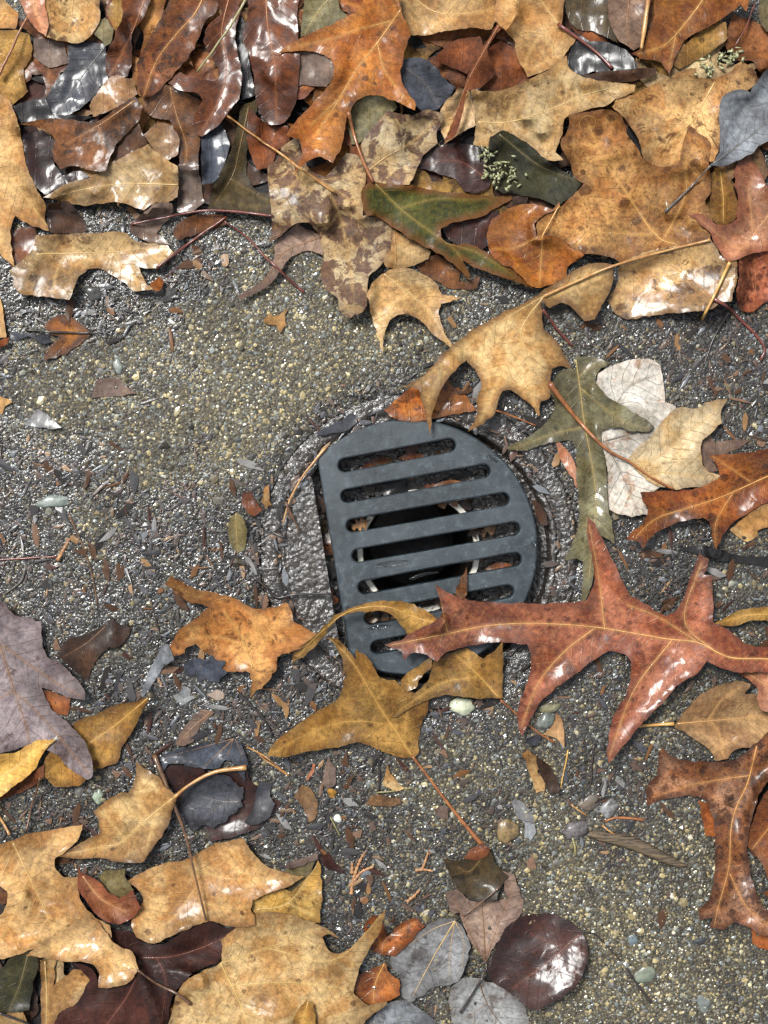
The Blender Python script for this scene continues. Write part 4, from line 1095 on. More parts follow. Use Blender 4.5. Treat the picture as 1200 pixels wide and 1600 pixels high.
leaf('leaf', 'glossy round maroon leaf with thin dark stem, bottom right', 'S', 'maroon', '787,1456 800,1442 825,1430 853,1428 878,1432 899,1446 913,1463 919,1484 916,1512 902,1537 878,1558 850,1574 832,1576 811,1565 795,1550 772,1535 763,1515 772,1490', ['910,1456 860,1500 800,1545', '870,1492 880,1540', '880,1480 830,1460'], stem='910,1457 930,1460 955,1485 976,1509 997,1540 1018,1567', stem_col='dark', stem_r=(.35, .5), wet=1, spots=.1, blotch=.1, und=.9, h=.8, cup=.8, wrinkle=0.04, tilt=.55)
leaf('leaf', 'small red-brown leaf behind the curled tan tips at the bottom', 'I', 'rbrown', '540,790 560,730 600,715 630,760 640,810 720,740 770,725 810,765 740,840 680,900 630,890 570,880', ['620,880 640,820 780,740'], wet=.5, mat=leaf_mat('rust', .3, .5, .5, .6))
leaf('leaf', 'wet orange-brown ragged leaf left of the silver-grey leaf', 'I', 'orange', '490,990 560,960 630,925 660,980 700,1010 700,1070 660,1090 600,1110 540,1110 480,1050', ['630,930 590,1020 580,1105'], wet=1, und=1, h=.4, mat=leaf_mat('rust', .3, .3, .3, 1.0))
# --- left side and lower left
leaf('leaf', 'dull grey leaf scrap above the slate leaf, lower left', 'M', 'mauve', '375,340 420,240 530,115 620,125 540,210 480,320 430,340', ['600,130 470,240 390,330'], wet=.7, und=.4)
leaf('leaf', 'dark red-brown wet leaf under the blue-shining leaf, lower left', 'M', 'maroon', '300,500 360,460 540,480 600,520 800,450 850,560 900,620 1040,700 960,790 890,860 740,910 590,945 570,840 500,850 400,760 380,640', wet=1, und=.4)
leaf('leaf', 'slate-blue shining leaf lying flat on dark mould, lower left', 'M', 'slate', '400,690 440,610 520,545 640,520 740,560 810,620 790,690 800,720 740,780 660,830 560,840 470,850 400,780', ['800,690 680,690 540,660', '700,690 560,780'], mat=leaf_mat('slate', .3, .4, .3, .8), jit=4.5, vcol='grey', und=.3, bend=0.0, fold=0.0, lift_edge=.2, wrinkle=0.10, tilt=.4, h=.2)
leaf('leaf', 'ragged slate scrap right of the blue-shining leaf, lower left', 'M', 'slate', '800,820 860,740 880,620 910,560 980,580 960,660 1000,700 960,790 890,830 840,840', wet=1, und=.15, bend=0.0, lift_edge=.3, tilt=.6)
leaf('leaf', 'dark slate leaf with radiating veins above the tan leaf stem', 'M', 'slate', '262,420 330,385 480,345 620,320 735,292 780,310 810,380 825,470 800,560 740,440 690,430 640,480 590,490 500,470 350,455 300,500', ['740,297 560,470', '740,297 680,460', '740,297 470,370 300,420', '750,297 800,420'], jit=2.5, vcol='mauve', wet=.7, und=.5, fold=.03, bend=.2, h=.4, spots=.1)
leaf('leaf', 'dark brown wet folded leaf right of the mauve-grey leaf, left side', 'G', 'dbrown', '240,395 280,330 370,300 462,250 470,340 420,400 385,470 370,500 300,440', ['450,270 370,340 270,400'], wet=1, h=.5)
leaf('leaf', 'small shiny dark lobe beside the folded dark leaf, left side', 'G', 'dbrown', '470,215 500,255 560,272 540,320 490,362 460,355 465,280', wet=1, h=.5, tilt=.9)
leaf('leaf', 'brown leaf showing through the notch of the mauve-grey leaf', 'G', 'rust', '160,530 300,575 290,650 240,640 180,590', wet=1)
leaf('oak_leaf', 'golden brown spotted leaf with an upturned point, left side', 'G', 'ochre', '637,568 600,640 560,720 520,790 500,850 440,870 395,885 340,945 240,950 180,900 200,820 320,680 410,640 500,600 570,592', ['630,575 480,700 330,800 200,900'], spots=.6, wet=.5, h=1, cup=-.8, bumps=[(630, 570, 70, 3)], mat=leaf_mat('ochre', .6, .25, .4, .5))
leaf('leaf', 'red-brown leaf shadowed below the bright yellow leaf, left edge', 'G', 'rbrown', '-60,1000 60,940 150,880 190,860 180,920 120,960 0,1010', wet=.5)
leaf('oak_leaf', 'mauve-grey oak leaf with rounded lobes at the left edge', 'G', 'lilac', '-90,180 20,165 60,220 140,230 150,250 172,250 180,330 200,395 260,430 320,490 360,550 365,585 300,575 230,545 178,530 190,570 220,620 300,690 360,760 390,830 397,900 370,925 300,880 230,810 130,780 40,800 0,810 -90,820', ['-10,320 60,540 110,690 125,765', '10,350 130,435 240,510 350,570', '80,560 200,680 300,800 380,900', '60,540 -40,600'], stem_col='tan', wet=.5, spots=.2, blotch=.4, h=1.8, cup=-.6)
leaf('leaf', 'bright yellow leaf tip at the left edge on the mauve-grey leaf', 'G', 'yellow', '240,750 190,800 160,860 130,900 60,950 0,995 -90,1030 -90,830 0,815 60,810 150,760', ['-60,960 40,890 160,800 235,755'], wet=.3, spots=.15, blotch=.1, h=3, cup=1)
# --- bottom left heap
leaf('leaf', 'dark green-brown leaf in the bottom left corner', 'H', 'dgreen', '-60,980 0,955 80,870 150,855 172,930 150,1010 130,1140 20,1150 -60,1080', ['125,890 90,1020 40,1145'], wet=.5, h=.8)
leaf('leaf', 'small brown leaf corner at the bottom left edge', 'H', 'tan', '-60,1170 100,1145 120,1210 60,1320 -60,1320', wet=.3, h=.5)
leaf('leaf', 'tan leaf behind the dark purple leaf at the bottom left', 'H', 'tan', '180,915 250,905 240,1030 330,960 410,975 400,1040 340,1110 260,1160 230,1320 180,1320 185,1050', ['200,920 210,1100 200,1300'], wet=.4, h=1)
leaf('leaf', 'grey-green leaf tip beneath the orange-tan lobe at bottom centre', 'O', 'olive', '180,1050 260,1000 370,985 330,1080 260,1170 190,1170', wet=.6)
leaf('oak_leaf', 'orange-tan leaf lobe behind the two large tan leaves, bottom', 'I', 'tan', '20,650 100,610 170,595 215,610 260,570 310,520 340,462 345,520 352,600 345,700 340,752 250,740 180,720 60,720', ['60,690 200,660 330,490', '200,660 320,720'], wet=.4, h=1.2, cup=1.2, mat=leaf_mat('yellow', .45, .5, .4, .5))
leaf('oak_leaf', 'dark purple-brown leaf at the bottom left edge', 'H', 'maroon', '330,930 380,940 430,980 440,1040 520,1035 610,980 640,1060 680,1140 720,1320 200,1320 260,1160 340,1110 400,1000', ['610,990 560,1090 480,1200 420,1310'], wet=.5, h=1, mat=leaf_mat('maroon', .2, .2, .1, .5))
leaf('oak_leaf', 'deep maroon leaf between the two large tan leaves, bottom left', 'H', 'maroon', '490,775 580,790 640,835 720,845 800,800 900,750 960,742 1000,770 1085,768 1060,820 1000,835 1000,880 960,930 880,960 820,1010 780,1060 755,1130 750,1320 690,1320 660,1150 610,980 620,900 540,865 500,830', ['620,905 760,900 900,860 1070,780', '700,905 740,1010 720,1200'], wet=.45, h=1.5, cup=.5, mat=leaf_mat('maroon', .15, .15, .1, .5))
leaf('oak_leaf', 'large golden tan leaf with curled tips at the bottom edge', 'S', 'yellow', '345,1470 380,1440 400,1428 432,1425 467,1434 495,1444 520,1457 531,1468 513,1460 503,1464 510,1481 527,1490 548,1481 569,1460 586,1439 602,1420 597,1446 580,1477 565,1505 558,1530 552,1551 562,1561 576,1571 555,1576 605,1565 597,1576 569,1600 555,1660 240,1660 262,1600 270,1575 276,1551 290,1533 315,1519 343,1505 347,1488', ['345,1505 380,1580 400,1650', '360,1540 450,1535 540,1545', '345,1505 420,1480 500,1450', '420,1482 520,1500 596,1430'], spots=.5, blotch=.25, wet=.4, h=2, cup=.5, bumps=[(602, 1420, 50, 5), (530, 1465, 30, 2.5)], mat=leaf_mat('tan', .45, .3, .2, .45))
leaf('leaf', 'small oval yellow-brown leaf lying on the golden leaf, bottom edge', 'I', 'ochre', '220,1200 240,1140 280,1095 315,1110 320,1160 315,1320 220,1320', ['290,1100 265,1200 255,1300'], wet=.2, h=1)
leaf('oak_leaf', 'wide tan leaf with a long upright stem, bottom left', 'S', 'tan', '200,1376 224,1362 259,1348 290,1344 308,1334 336,1318 381,1310 388,1323 410,1348 430,1358 460,1367 475,1369 450,1386 415,1397 394,1407 392,1420 398,1428 400,1445 380,1450 350,1446 325,1439 297,1450 266,1463 238,1474 213,1463 206,1439 224,1407 217,1390', ['322,1438 310,1385 302,1345', '306,1357 350,1372 420,1373 470,1369', '304,1390 273,1432 228,1466', '315,1410 360,1420 395,1415'], stem='322,1438 305,1369 290,1306 266,1243 241,1180', stem_col='brown', stem_r=(.45, .8), stem_z=[6, 7, 7, 6, 2], mat=leaf_mat('tan', .4, .2, .25, .85), wrinkle=0.17, h=2.5, cup=.6)
leaf('oak_leaf', 'tan oak leaf crossed by a brown stem, with curved pale stem, lower left', 'H', 'tan', '610,25 640,60 700,90 740,140 792,190 765,260 740,330 690,400 640,475 580,480 500,470 430,460 350,460 265,455 330,410 400,370 450,345 440,290 420,250 480,200 540,165 570,170 600,110', ['775,190 650,290 540,390 450,410 300,440', '660,285 620,180 615,60', '650,290 540,250 440,255', '560,375 470,270', '700,250 650,440'], stem='778,188 850,130 960,75 1100,55', stem_col='tan', stem_r=(.7, .8), stem_z=[4, 5, 5, 4], wet=.3, spots=.35, h=2.5, cup=1.2, mat=leaf_mat('tan', .3, .25, .5, .35))
leaf('oak_leaf', 'large tan leaf with a straight stem at the left edge, bottom heap', 'H', 'tan', '-90,430 60,380 110,355 260,330 370,308 345,380 300,425 245,460 245,500 290,545 350,545 345,600 380,680 450,740 490,760 500,850 440,830 330,800 240,830 140,870 60,895 -90,930 -90,720 0,715 30,660 30,610 0,588 -90,590', ['40,352 120,520 200,690 250,815', '125,530 90,660 0,830', '140,565 160,470 250,390', '215,730 160,800'], stem='42,356 25,320 0,280 -40,210', stem_col='tan', stem_r=(.6, .7), wet=.5, spots=.3, blotch=.15, h=2.5, cup=.6)
leaf('leaf', 'tan curled lobe behind the pink cupped leaf, bottom left', 'H', 'olive', '440,540 470,520 560,508 556,540 600,600 545,645 480,610', wet=.2, h=2)
leaf('leaf', 'pink-brown cupped leaf curl between the tan leaves, bottom left', 'H', 'pink', '348,485 360,520 450,570 480,610 530,637 560,622 590,598 628,680 600,720 560,745 510,752 440,720 380,650 350,590', ['370,540 450,640 560,700'], wet=.5, h=3, cup=2.5, mat=leaf_mat('pink', .4, .4, .6, .5))
leaf('oak_leaf', 'soaked tan leaf with white sparkling sheen, bottom left', 'H', 'tan', '130,890 180,840 300,770 340,740 400,720 450,760 500,830 540,860 590,880 620,960 570,1020 500,1035 440,1040 440,980 420,940 370,920 300,920 180,905 120,895', ['610,955 480,860 330,830 150,890', '480,860 460,1030'], stem='612,958 700,1020 790,1065 850,1110', stem_col='brown', stem_r=(.5, .6), wet=1, wrinkle=0.25, h=2.5, cup=1, tilt=.7, mat=leaf_mat('tan', .2, .2, .3, 1.0))
# --- around the lower half of the grate
leaf('oak_leaf', 'crumpled torn orange-brown leaf left of the grate bottom', 'S', 'ochre', '266,900 285,909 308,922 337,926 367,935 392,946 411,950 446,943 457,957 458,972 492,990 500,1000 475,1012 457,1016 434,1027 430,1050 412,1070 392,1092 392,1052 370,1049 352,1047 335,1030 323,1020 308,1008 282,1019 257,1032 264,1012 279,986 300,972 315,957 326,947 293,937 271,924 260,912', ['395,1045 380,1000 350,955', '395,1045 420,990 445,955', '385,1010 340,995 290,1000'], wet=.3, blotch=.5, spots=.3, h=2.5, und=1.6, cup=1, bumps=[(266, 905, 50, 3), (480, 1000, 40, 2), (420, 980, 30, 3)], jit=3.0, mat=leaf_mat('amber', .3, .45, .35, .3))
leaf('oak_leaf', 'golden brown oak leaf with long orange stem below the grate', 'L', 'ochre', '105,865 140,800 200,750 300,680 420,610 445,560 450,480 430,400 400,350 370,330 420,340 480,400 500,430 500,378 560,430 620,515 680,520 700,545 730,560 770,580 830,610 820,670 790,740 780,850 750,870 700,865 620,840 530,805 450,815 300,840 200,860', ['755,862 690,760 620,660 560,560 480,430 390,340', '640,720 520,705 400,720 270,770 130,850', '720,780 725,720 735,660', '590,610 640,560'], stem='755,862 830,960 920,1080 1000,1180 1070,1262', stem_col='orange', stem_r=(.6, .75), wet=.35, spots=.55, blotch=.15, h=2, cup=-1, bumps=[(390, 340, 60, 3), (500, 385, 40, 3)])
leaf('oak_leaf', 'ochre oak leaf under the red leaf, its lobe arching over the grate', 'L', 'ochre', '655,690 690,660 740,610 800,545 830,520 850,430 930,400 1000,375 1070,430 1120,390 1162,350 1157,600 1110,605 1000,600 900,590 830,612 760,640 690,685', ['1150,610 1050,500 940,400 860,320', '1050,510 900,530 780,600 680,670', '1010,455 1000,390'], stem='1150,612 1240,690 1310,752 1390,800', stem_col='orange', stem_r=(.5, .4), wet=.7, spots=.4, h=2.5, cup=.6,
     lobes=[('L', '218,442 225,390 300,340 350,290 400,240 470,205 560,175 680,168 760,185 830,220 880,262 800,302 740,322 700,270 640,220 560,215 490,225 420,250 370,310 330,360 280,410 250,425', ['870,270 760,240 640,195 480,212 350,305 240,420'], dict(free=True, h=5.0, und=.5, cup=-1.5, bumps=[(560, 190, 170, 5.0), (240, 420, 90, -3)])),
            ('L', '708,548 712,512 760,470 836,424 842,460 800,505 765,560 730,575', [], dict(h=2.2, cup=1.2, und=.5))])
leaf('oak_leaf', 'big red oak leaf with yellow midrib lying across the grate', 'S', 'red', '678,913 700,925 740,938 800,942 860,943 918,937 929,908 927,879 918,840 918,807 930,822 943,846 965,890 984,927 1017,949 1039,962 1062,947 1079,901 1094,866 1106,873 1106,888 1099,899 1114,898 1114,971 1145,989 1167,1007 1200,1011 1290,1015 1290,1060 1200,1050 1152,1051 1127,1044 1105,1033 1090,1051 1057,1073 1031,1103 1002,1132 980,1158 951,1194 949,1169 960,1117 980,1081 987,1037 976,1022 954,1018 925,1033 896,1055 866,1077 839,1106 815,1150 808,1132 811,1103 826,1059 830,1026 822,1007 789,1004 760,1005 720,1012 695,1022 684,1034 660,1022 640,1022 632,1033 625,1018 600,1007 625,1000 650,985 680,970 690,955 685,930',
     ['1290,1040 1200,1030 1140,1027 1090,1004 1040,998 930,980 833,974 760,978 700,990 610,1008', '930,981 880,1020 840,1070 815,1135', '945,985 935,900 920,820', '1050,1000 990,1080 953,1180', '1090,1003 1030,965 980,945', '700,990 690,950 680,920', '1120,1020 1070,970 1095,880'], rib_r=.36, spots=.5, blotch=.4, wet=.95, edge=.35, h=4.0, cup=.8, und=1.0, bumps=[(918, 815, 50, 2.5), (951, 1185, 45, 2), (610, 1008, 50, -1)])
leaf('leaf', 'thin brown leaf point poking up through a grate slot', 'L', 'brown', '945,135 960,90 985,40 995,15 1000,80 995,140 975,165', wet=.4, h=.3)

# ---------------------------------------------------------------- traced small things on the concrete
T_ = twig
T_('twig', 'dark red stem lying across the lower edge of the upper left heap', 'A', '585,1000 800,960 920,940 1070,945 1220,965', 'red', (.35, .6))
T_('twig', 'dark reddish twig slanting under the red stem, upper left', 'A', '700,1195 840,1090 1010,970', 'red', (.6, .5))
T_('twig', 'thin red-brown stem slanting over concrete below the olive-brown leaf', 'S', '350,345 385,370 420,407 450,435 476,457', 'red', (.4, .5))
T_('grass_stalk', 'pale green grass stalk at the top left of centre', 'A', '1110,-20 1000,160 880,320', 'green', (.5, .45), cat='stalk', z=[5, 5, 3])
T_('twig', 'long thin tan stem running from olive-brown leaf over the cream leaf', 'A', '1015,520 1200,650 1330,745 1500,860', 'tan', (.35, .5))
T_('twig', 'brown stem at the far left edge of the upper heap', 'A', '120,75 60,200 -10,345', 'orange', (.4, .6), z=[3, 3, 2])
T_('twig', 'thin red stem near the top right corner', 'C', '1140,20 1100,130 1050,210', 'red', (.35, .35), z=[2, 2, 1])
T_('twig', 'straight brown stem between two leaves at the top right edge', 'C', '670,-30 655,80 635,215', 'tan', (.9, .7), z=[1, 1, 1])
T_('twig', 'brown needle lying on the concrete from left edge, above the mauve leaf', 'F', '280,920 330,1030 370,1140 400,1310', 'brown', (.35, .3))
T_('twig', 'straight dark red stem at the left edge, above the mauve leaf', 'F', '-20,1108 120,1100 232,1094', 'red', (.45, .4))
T_('twig', 'tan forked stem leaning on the upper left corner of the grate', 'R', '650,295 570,390 480,500 420,600 350,740 310,890', 'tan', (.5, .3), z=[1, 1, .6, .5])
T_('twig', 'short flattened brown stem below the forked stem, left of grate', 'R', '330,720 390,850 440,950', 'brown', (.5, .4))
T_('twig', 'dark needle left of the grate on the silt bed', 'R', '190,930 270,980 345,1010', 'dark', (.4, .3))
T_('twig', 'dark curved stem on the silt bed left of the grate bottom', 'R', '80,1300 180,1390 260,1470 420,1440 690,1440', 'dark', (.5, .45))
T_('twig', 'bent brown stem under the tan leaf, right of the grate top', 'D', '-10,550 80,580 165,615', 'orange', (.4, .35), z=[.5, .5, .3])
T_('twig', 'reddish stem in the corner behind the long-stemmed tan leaf', 'D', '195,95 250,170 325,260', 'red', (.55, .5), z=[1, .6, .3])
T_('twig', 'dark needle on wet concrete under the pale red leaf stem, right', 'D', '1025,110 960,220 910,350', 'dark', (.4, .3))
T_('twig', 'pale yellow threadlike stem below the big red leaf', 'Q', '350,290 340,370 320,440 300,530', 'yellow', (.35, .25))
T_('twig', 'fine dark needle standing upright below the big red leaf', 'Q', '515,250 500,380 490,510', 'dark', (.4, .4))
T_('twig', 'thin orange-brown twig beside the wood splinter', 'Q', '580,735 640,715 720,712 820,722', 'orange', (.5, .6))
T_('twig', 'short pale needle left of the wood splinter', 'Q', '370,625 420,665 465,700', 'tan', (.35, .3))
T_('twig', 'short pale needle crossing the wood splinter top', 'Q', '565,755 600,785 640,812', 'tan', (.4, .35), z=[.3, .3, .6])
T_('twig', 'broad pale needle below the dark pebbles, lower right', 'Q', '375,830 390,890 395,945', 'green', (.45, .6))
T_('twig', 'thin brown curved stem on the dark mould, lower left of golden leaf', 'O', '0,290 60,350 130,400 205,450', 'tan', (.3, .35))
T_('twig', 'upright dark needle under the golden leaf edge', 'O', '772,285 770,420 768,550', 'dark', (.45, .4))
T_('twig', 'second upright dark needle left of the first under the golden leaf', 'O', '745,300 735,370 728,430', 'dark', (.4, .3))
T_('twig', 'thin white needle lying flat below the golden leaf', 'O', '750,555 860,545 985,525', 'green', (.3, .25))
T_('twig', 'slanting white needle in the dark mould below the golden leaf', 'O', '460,700 495,765 528,828', 'green', (.3, .25))
T_('twig', 'dark bent twig right of the slate leaf with radiating veins', 'M', '760,0 850,90 930,180 990,290', 'dark', (.6, .5))
T_('twig', 'brown-tipped thin stem right of the slate leaf, lower left', 'M', '820,345 920,400 1010,470 1085,530', 'tan', (.3, .35))
T_('twig', 'dark stem running into the yellow leaf at the left edge', 'G', '110,1140 140,1020 172,915', 'brown', (.45, .4), z=[.5, 1, 2])
T_('twig', 'dark stem crossing the bottom left corner', 'H', '-10,1150 60,1175 140,1205', 'dark', (.6, .5), z=[1, 1, 1])
T_('twig', 'thin stem lying on the lilac-grey leaf under the dark leaf', 'I', '980,722 1060,660 1145,588', 'brown', (.3, .35), z=[.5, .8, 1])
T_('twig', 'faint dark stem on concrete left of the spotted golden leaf', 'G', '640,160 665,250 690,330', 'dark', (.35, .3))
T_('twig', 'black wet stem at left edge above the mauve-grey leaf', 'G', '110,15 85,80 20,130', 'grey', (.6, .35))

leaf('oak_leaf', 'half-sunk glossy leaf split by a dark stem at the left edge', 'N', 'brown', '270,365 310,320 390,285 470,320 575,400 530,450 460,500 380,545 275,570 290,500 380,430 300,400', ['575,400 470,400 290,400'], mat=leaf_mat('orange', .3, .6, .5, 1.0), und=.5, cup=.6)
T_('twig', 'straight dark stem crossing the half-sunk glossy leaf, left edge', 'N', '160,385 350,393 575,402', 'dark', (.5, .4))
leaf('leaf', 'dark wet leaf film left of the half-sunk glossy leaf', 'N', 'slate', '60,390 150,400 300,420 330,460 260,465 180,420 110,450 60,440', wet=1, und=.3)
leaf('leaf_scrap', 'brown leaf edge at the left edge beside the upper heap', 'N', 'tan', '-60,150 0,180 25,290 35,430 -60,440', wet=.3, h=.5)
leaf('leaf_scrap', 'dark orange leaf tip under the scrap at the left edge', 'N', 'rust', '-60,480 20,440 60,430 40,470 -60,520', wet=.5)
leaf('leaf_scrap', 'small tan leaf point at the left edge, half-way to the mauve leaf', 'N', 'tan', '-60,790 0,795 78,830 30,860 20,905 -60,905', wet=.2, h=.4)
leaf('leaf_scrap', 'small star-shaped tan leaf scrap on bare concrete, upper left of grate', 'F', 'tan', '1072,135 1100,95 1115,115 1140,108 1172,85 1162,135 1170,150 1140,182 1125,150 1095,148', wet=.2, h=.4, step=3.5)
leaf('leaf_scrap', 'triangular bluish wet leaf scrap on the left concrete', 'N', 'grey', '150,975 200,920 225,880 260,885 320,935 385,995 300,1000', wet=1, und=.2, tilt=1.0, step=3.5)
leaf('leaf_scrap', 'grey-brown wedge-shaped leaf scrap on the left concrete', 'N', 'mauve', '570,800 610,690 700,680 750,690 780,740 850,780 760,790 700,800', wet=.7, step=3.5)
leaf('leaf_scrap', 'small grey-green oval leaf on the concrete left of the drain', 'F', 'olive', '930,990 940,940 962,915 985,930 1002,965 1006,1020 990,1070 965,1085 940,1050', ['962,918 968,1080'], wet=.4, h=.3, step=3.5)
leaf('leaf_scrap', 'knobbly tan crumb beside the red-brown scrap left of the drain', 'R', 'tan', '135,720 155,660 165,610 195,590 210,640 210,700 225,745 200,760 180,785 165,750', wet=.2, h=.8, und=.8, step=3)
leaf('leaf_scrap', 'dull red-brown leaf scrap on the concrete left of the drain', 'R', 'rbrown', '-10,650 60,640 120,740 160,780 90,830 30,800 -20,730', wet=.6, step=3.5)
leaf('leaf_scrap', 'grey leaf scrap on the drain rim, upper left', 'R', 'slate', '560,190 640,140 740,100 820,40 860,30 890,100 840,150 740,180 620,200', wet=.6, step=3.5)
leaf('leaf_scrap', 'dark red leaf scrap stuck on the right drain rim', 'T', 'dbrown', '240,700 300,720 360,800 380,900 330,900 280,800', wet=.9, step=3.5)
leaf('leaf_scrap', 'tan pointed leaf scrap under the red leaf tip', 'Q', 'tanw', '190,190 250,140 280,60 310,90 325,160 328,275 280,215', wet=.3, h=.6, step=3.5)
leaf('leaf_scrap', 'curled tan leaf fragment beside its dark half, below the red leaf', 'Q', 'tan', '60,310 100,290 150,330 172,370 165,430 210,490 200,540 150,560 125,480 100,400', wet=.5, h=.8, cup=1.5, step=3.5)
leaf('leaf_scrap', 'dark brown leaf fragment against the curled tan one, below the red leaf', 'Q', 'dbrown', '150,330 210,360 260,430 300,530 290,560 230,560 205,500 170,430', wet=.4, h=.5, cup=1, step=3.5)
leaf('leaf_scrap', 'flat blue-grey scrap of leaf beside the brown pebble, lower right', 'Q', 'slate', '0,605 60,605 100,660 140,710 140,740 70,730 20,690', wet=.6, und=.2, step=3.5, mat=leaf_mat('grey', .1, .1, .1, .6))
leaf('leaf_scrap', 'pale green-grey scrap below the blue-grey one, lower right', 'Q', 'pgrey', '75,740 140,745 150,800 120,850 80,835', wet=.4, und=.2, step=3.5)
leaf('leaf_scrap', 'slate-green flat scrap below the tip of the red leaf lobe', 'Q', 'slate', '80,225 150,195 195,200 160,250 110,265', wet=.4, und=.2, step=3.5)
leaf('leaf_scrap', 'pale grey star-shaped scrap between torn leaf and spotted leaf', 'G', 'pgrey', '738,565 770,550 775,525 800,530 815,540 810,565 832,575 800,590 780,608 760,590', wet=.4, step=3.5)
leaf('leaf_scrap', 'cream scrap right of the pale grey star-shaped one', 'G', 'white', '880,562 910,545 935,540 958,560 955,580 925,585', wet=.2, step=3.5)
leaf('leaf_scrap', 'dark grey leaf scrap below the torn orange-brown leaf', 'G', 'slate', '785,440 830,405 870,412 900,395 955,425 940,450 972,468 935,512 900,498 850,508 830,480 795,482', jit=3, wet=.4, step=3.5)
leaf('leaf_scrap', 'grey tapered leaf scrap above the slate leaf, left of the torn leaf', 'G', 'grey', '650,430 690,350 715,345 740,410 700,440 660,500 610,570 600,560', wet=.8, step=3.5, und=.3)
leaf('leaf_scrap', 'tan triangular scrap under the golden leaf edge', 'O', 'tan', '790,510 820,380 850,450 930,530 870,545', wet=.3, step=3.5)
leaf('leaf_scrap', 'brown wet scrap upright under the golden leaf tip', 'O', 'rbrown', '415,500 430,380 445,320 480,380 500,400 490,500 450,530', wet=.8, step=3.5, mat=leaf_mat('mauve', .2, .6, .3, .8))
leaf('leaf_scrap', 'mottled grey-tan rounded scrap in the mould below golden leaf', 'O', 'tanw', '240,580 290,500 350,540 390,640 370,720 330,740 300,670', wet=.7, step=3.5)
leaf('leaf_scrap', 'light brown curled scrap under the long orange stem', 'O', 'tanw', '680,620 740,570 810,580 900,590 905,615 830,640 740,640', wet=.6, step=3.5, cup=.6)
leaf('leaf_scrap', 'tiny bright yellow scrap in the mould below the golden leaf', 'O', 'yellow', '440,535 475,530 505,550 490,585 455,575', wet=.2, step=3)
leaf('leaf_scrap', 'pale pink sliver in the mould below the golden leaf tip', 'O', 'pink', '312,475 335,420 355,370 370,375 355,430 330,480', wet=.3, step=3)
leaf('leaf_scrap', 'dull purple leaf scrap above the orange-tan lobe, bottom centre', 'O', 'maroon', '400,960 450,930 500,990 560,1060 500,1050 430,1020', wet=.7, step=3.5)
leaf('leaf_scrap', 'grey pointed leaf sliver beside the tan leaf at bottom centre', 'O', 'mauve', '180,1010 260,970 380,930 385,970 300,1000 200,1040', wet=.6, step=3.5)
leaf('leaf_scrap', 'small lilac scrap under the long orange stem end', 'O', 'mauve', '1110,660 1160,640 1200,660 1200,720 1150,710', wet=.6, step=3.5)
leaf('leaf_scrap', 'crumpled dark leaf bit at the end of the long orange stem', 'S', 'rbrown', '722,1340 735,1328 752,1318 766,1324 760,1338 742,1345', wet=.5, h=.5, step=3)

# pebbles
def pebble(label, reg, cx, cy, rx, ry, rot, c1, c2, h=0.38, coat=.3):
    ox, oy, k = REG[reg]
    x, y, rx, ry = ox + k * cx, oy + k * cy, k * rx, k * ry
    bm = bmesh.new(); bmesh.ops.create_icosphere(bm, subdivisions=3, radius=1.0)
    SEED[0] += 11; s = SEED[0]
    for v in bm.verts:
        d = 1 + 0.30 * float(vnoise(v.co.x * 10 + 40, v.co.y * 10 + v.co.z * 7, 8, s)) + 0.16 * float(vnoise(v.co.x * 10 + v.co.z * 5, v.co.y * 10, 4, s + 1))
        a = Vector((v.co.x * rx * d, v.co.y * ry * d, v.co.z * h * min(rx, ry) * d))
        c, sn = math.cos(rot), math.sin(rot)
        v.co = Vector((a.x * c - a.y * sn, a.x * sn + a.y * c, a.z)) * U
    me = bpy.data.meshes.new('pebble'); bm.to_mesh(me); bm.free()
    me.polygons.foreach_set('use_smooth', np.ones(len(me.polygons), bool))
    me.materials.append(stick_mat('pebble', c1, c2, .5, coat, 420))
    z = float(H[hidx(np.array([x]), np.array([y]))][0]) * MM + 0.2 * h * min(rx, ry) * U
    o = link('pebble', me, None, w2(x, y, z))
    tag(o, label, 'pebble')
    return o
pebble('whitish translucent pebble under the ochre leaf, below the grate', 'L', 985, 636, 50, 40, 0.1, (206, 206, 176), (170, 176, 150))
pebble('yellow-brown pebble at the left of the lower right splinter', 'J', 42, 340, 46, 58, 0.2, (150, 124, 78), (96, 78, 52))
pebble('mauve and white knobbly pebble at the left end of the wood splinter', 'Q', 405, 795, 85, 55, 0.2, (112, 104, 104), (58, 52, 52))
pebble('mottled grey-brown flat pebble above the wood splinter', 'Q', 490, 615, 75, 42, 0.3, (112, 96, 78), (82, 74, 66))
pebble('white-flecked grey pebble above the wood splinter', 'Q', 600, 650, 70, 48, 0.7, (150, 150, 150), (92, 88, 86))
pebble('grey-green rounded pebble beside the tip of the red leaf lobe', 'Q', 215, 110, 52, 52, 0.0, (116, 120, 112), (84, 90, 84))
pebble('olive pebble above the grey-green one near the red leaf lobe', 'Q', 235, 25, 65, 38, 0.2, (128, 122, 84), (96, 94, 70))
pebble('pale green angular pebble at the left, below the upper heap', 'N', 738, 612, 30, 48, 0.3, (150, 156, 146), (116, 122, 116))
pebble('oblong pale green pebble on the left concrete', 'F', 222, 872, 60, 24, 0.2, (146, 156, 148), (112, 120, 114))
pebble('flat pale green stone set in the concrete at the bottom right', 'J', 642, 985, 46, 38, 0.3, (128, 136, 116), (104, 112, 98), .25)
pebble('blue-grey stone set in the concrete right of the maroon leaf', 'J', 597, 822, 28, 28, 0.0, (108, 124, 130), (88, 100, 104), .3)
pebble('dark oval stone set in the concrete, lower right', 'J', 885, 830, 34, 22, 0.1, (52, 54, 56), (40, 42, 44), .3)
pebble('pale blue-grey stone at the bottom right edge', 'J', 912, 1105, 28, 40, 0.4, (122, 128, 122), (100, 106, 102), .25)
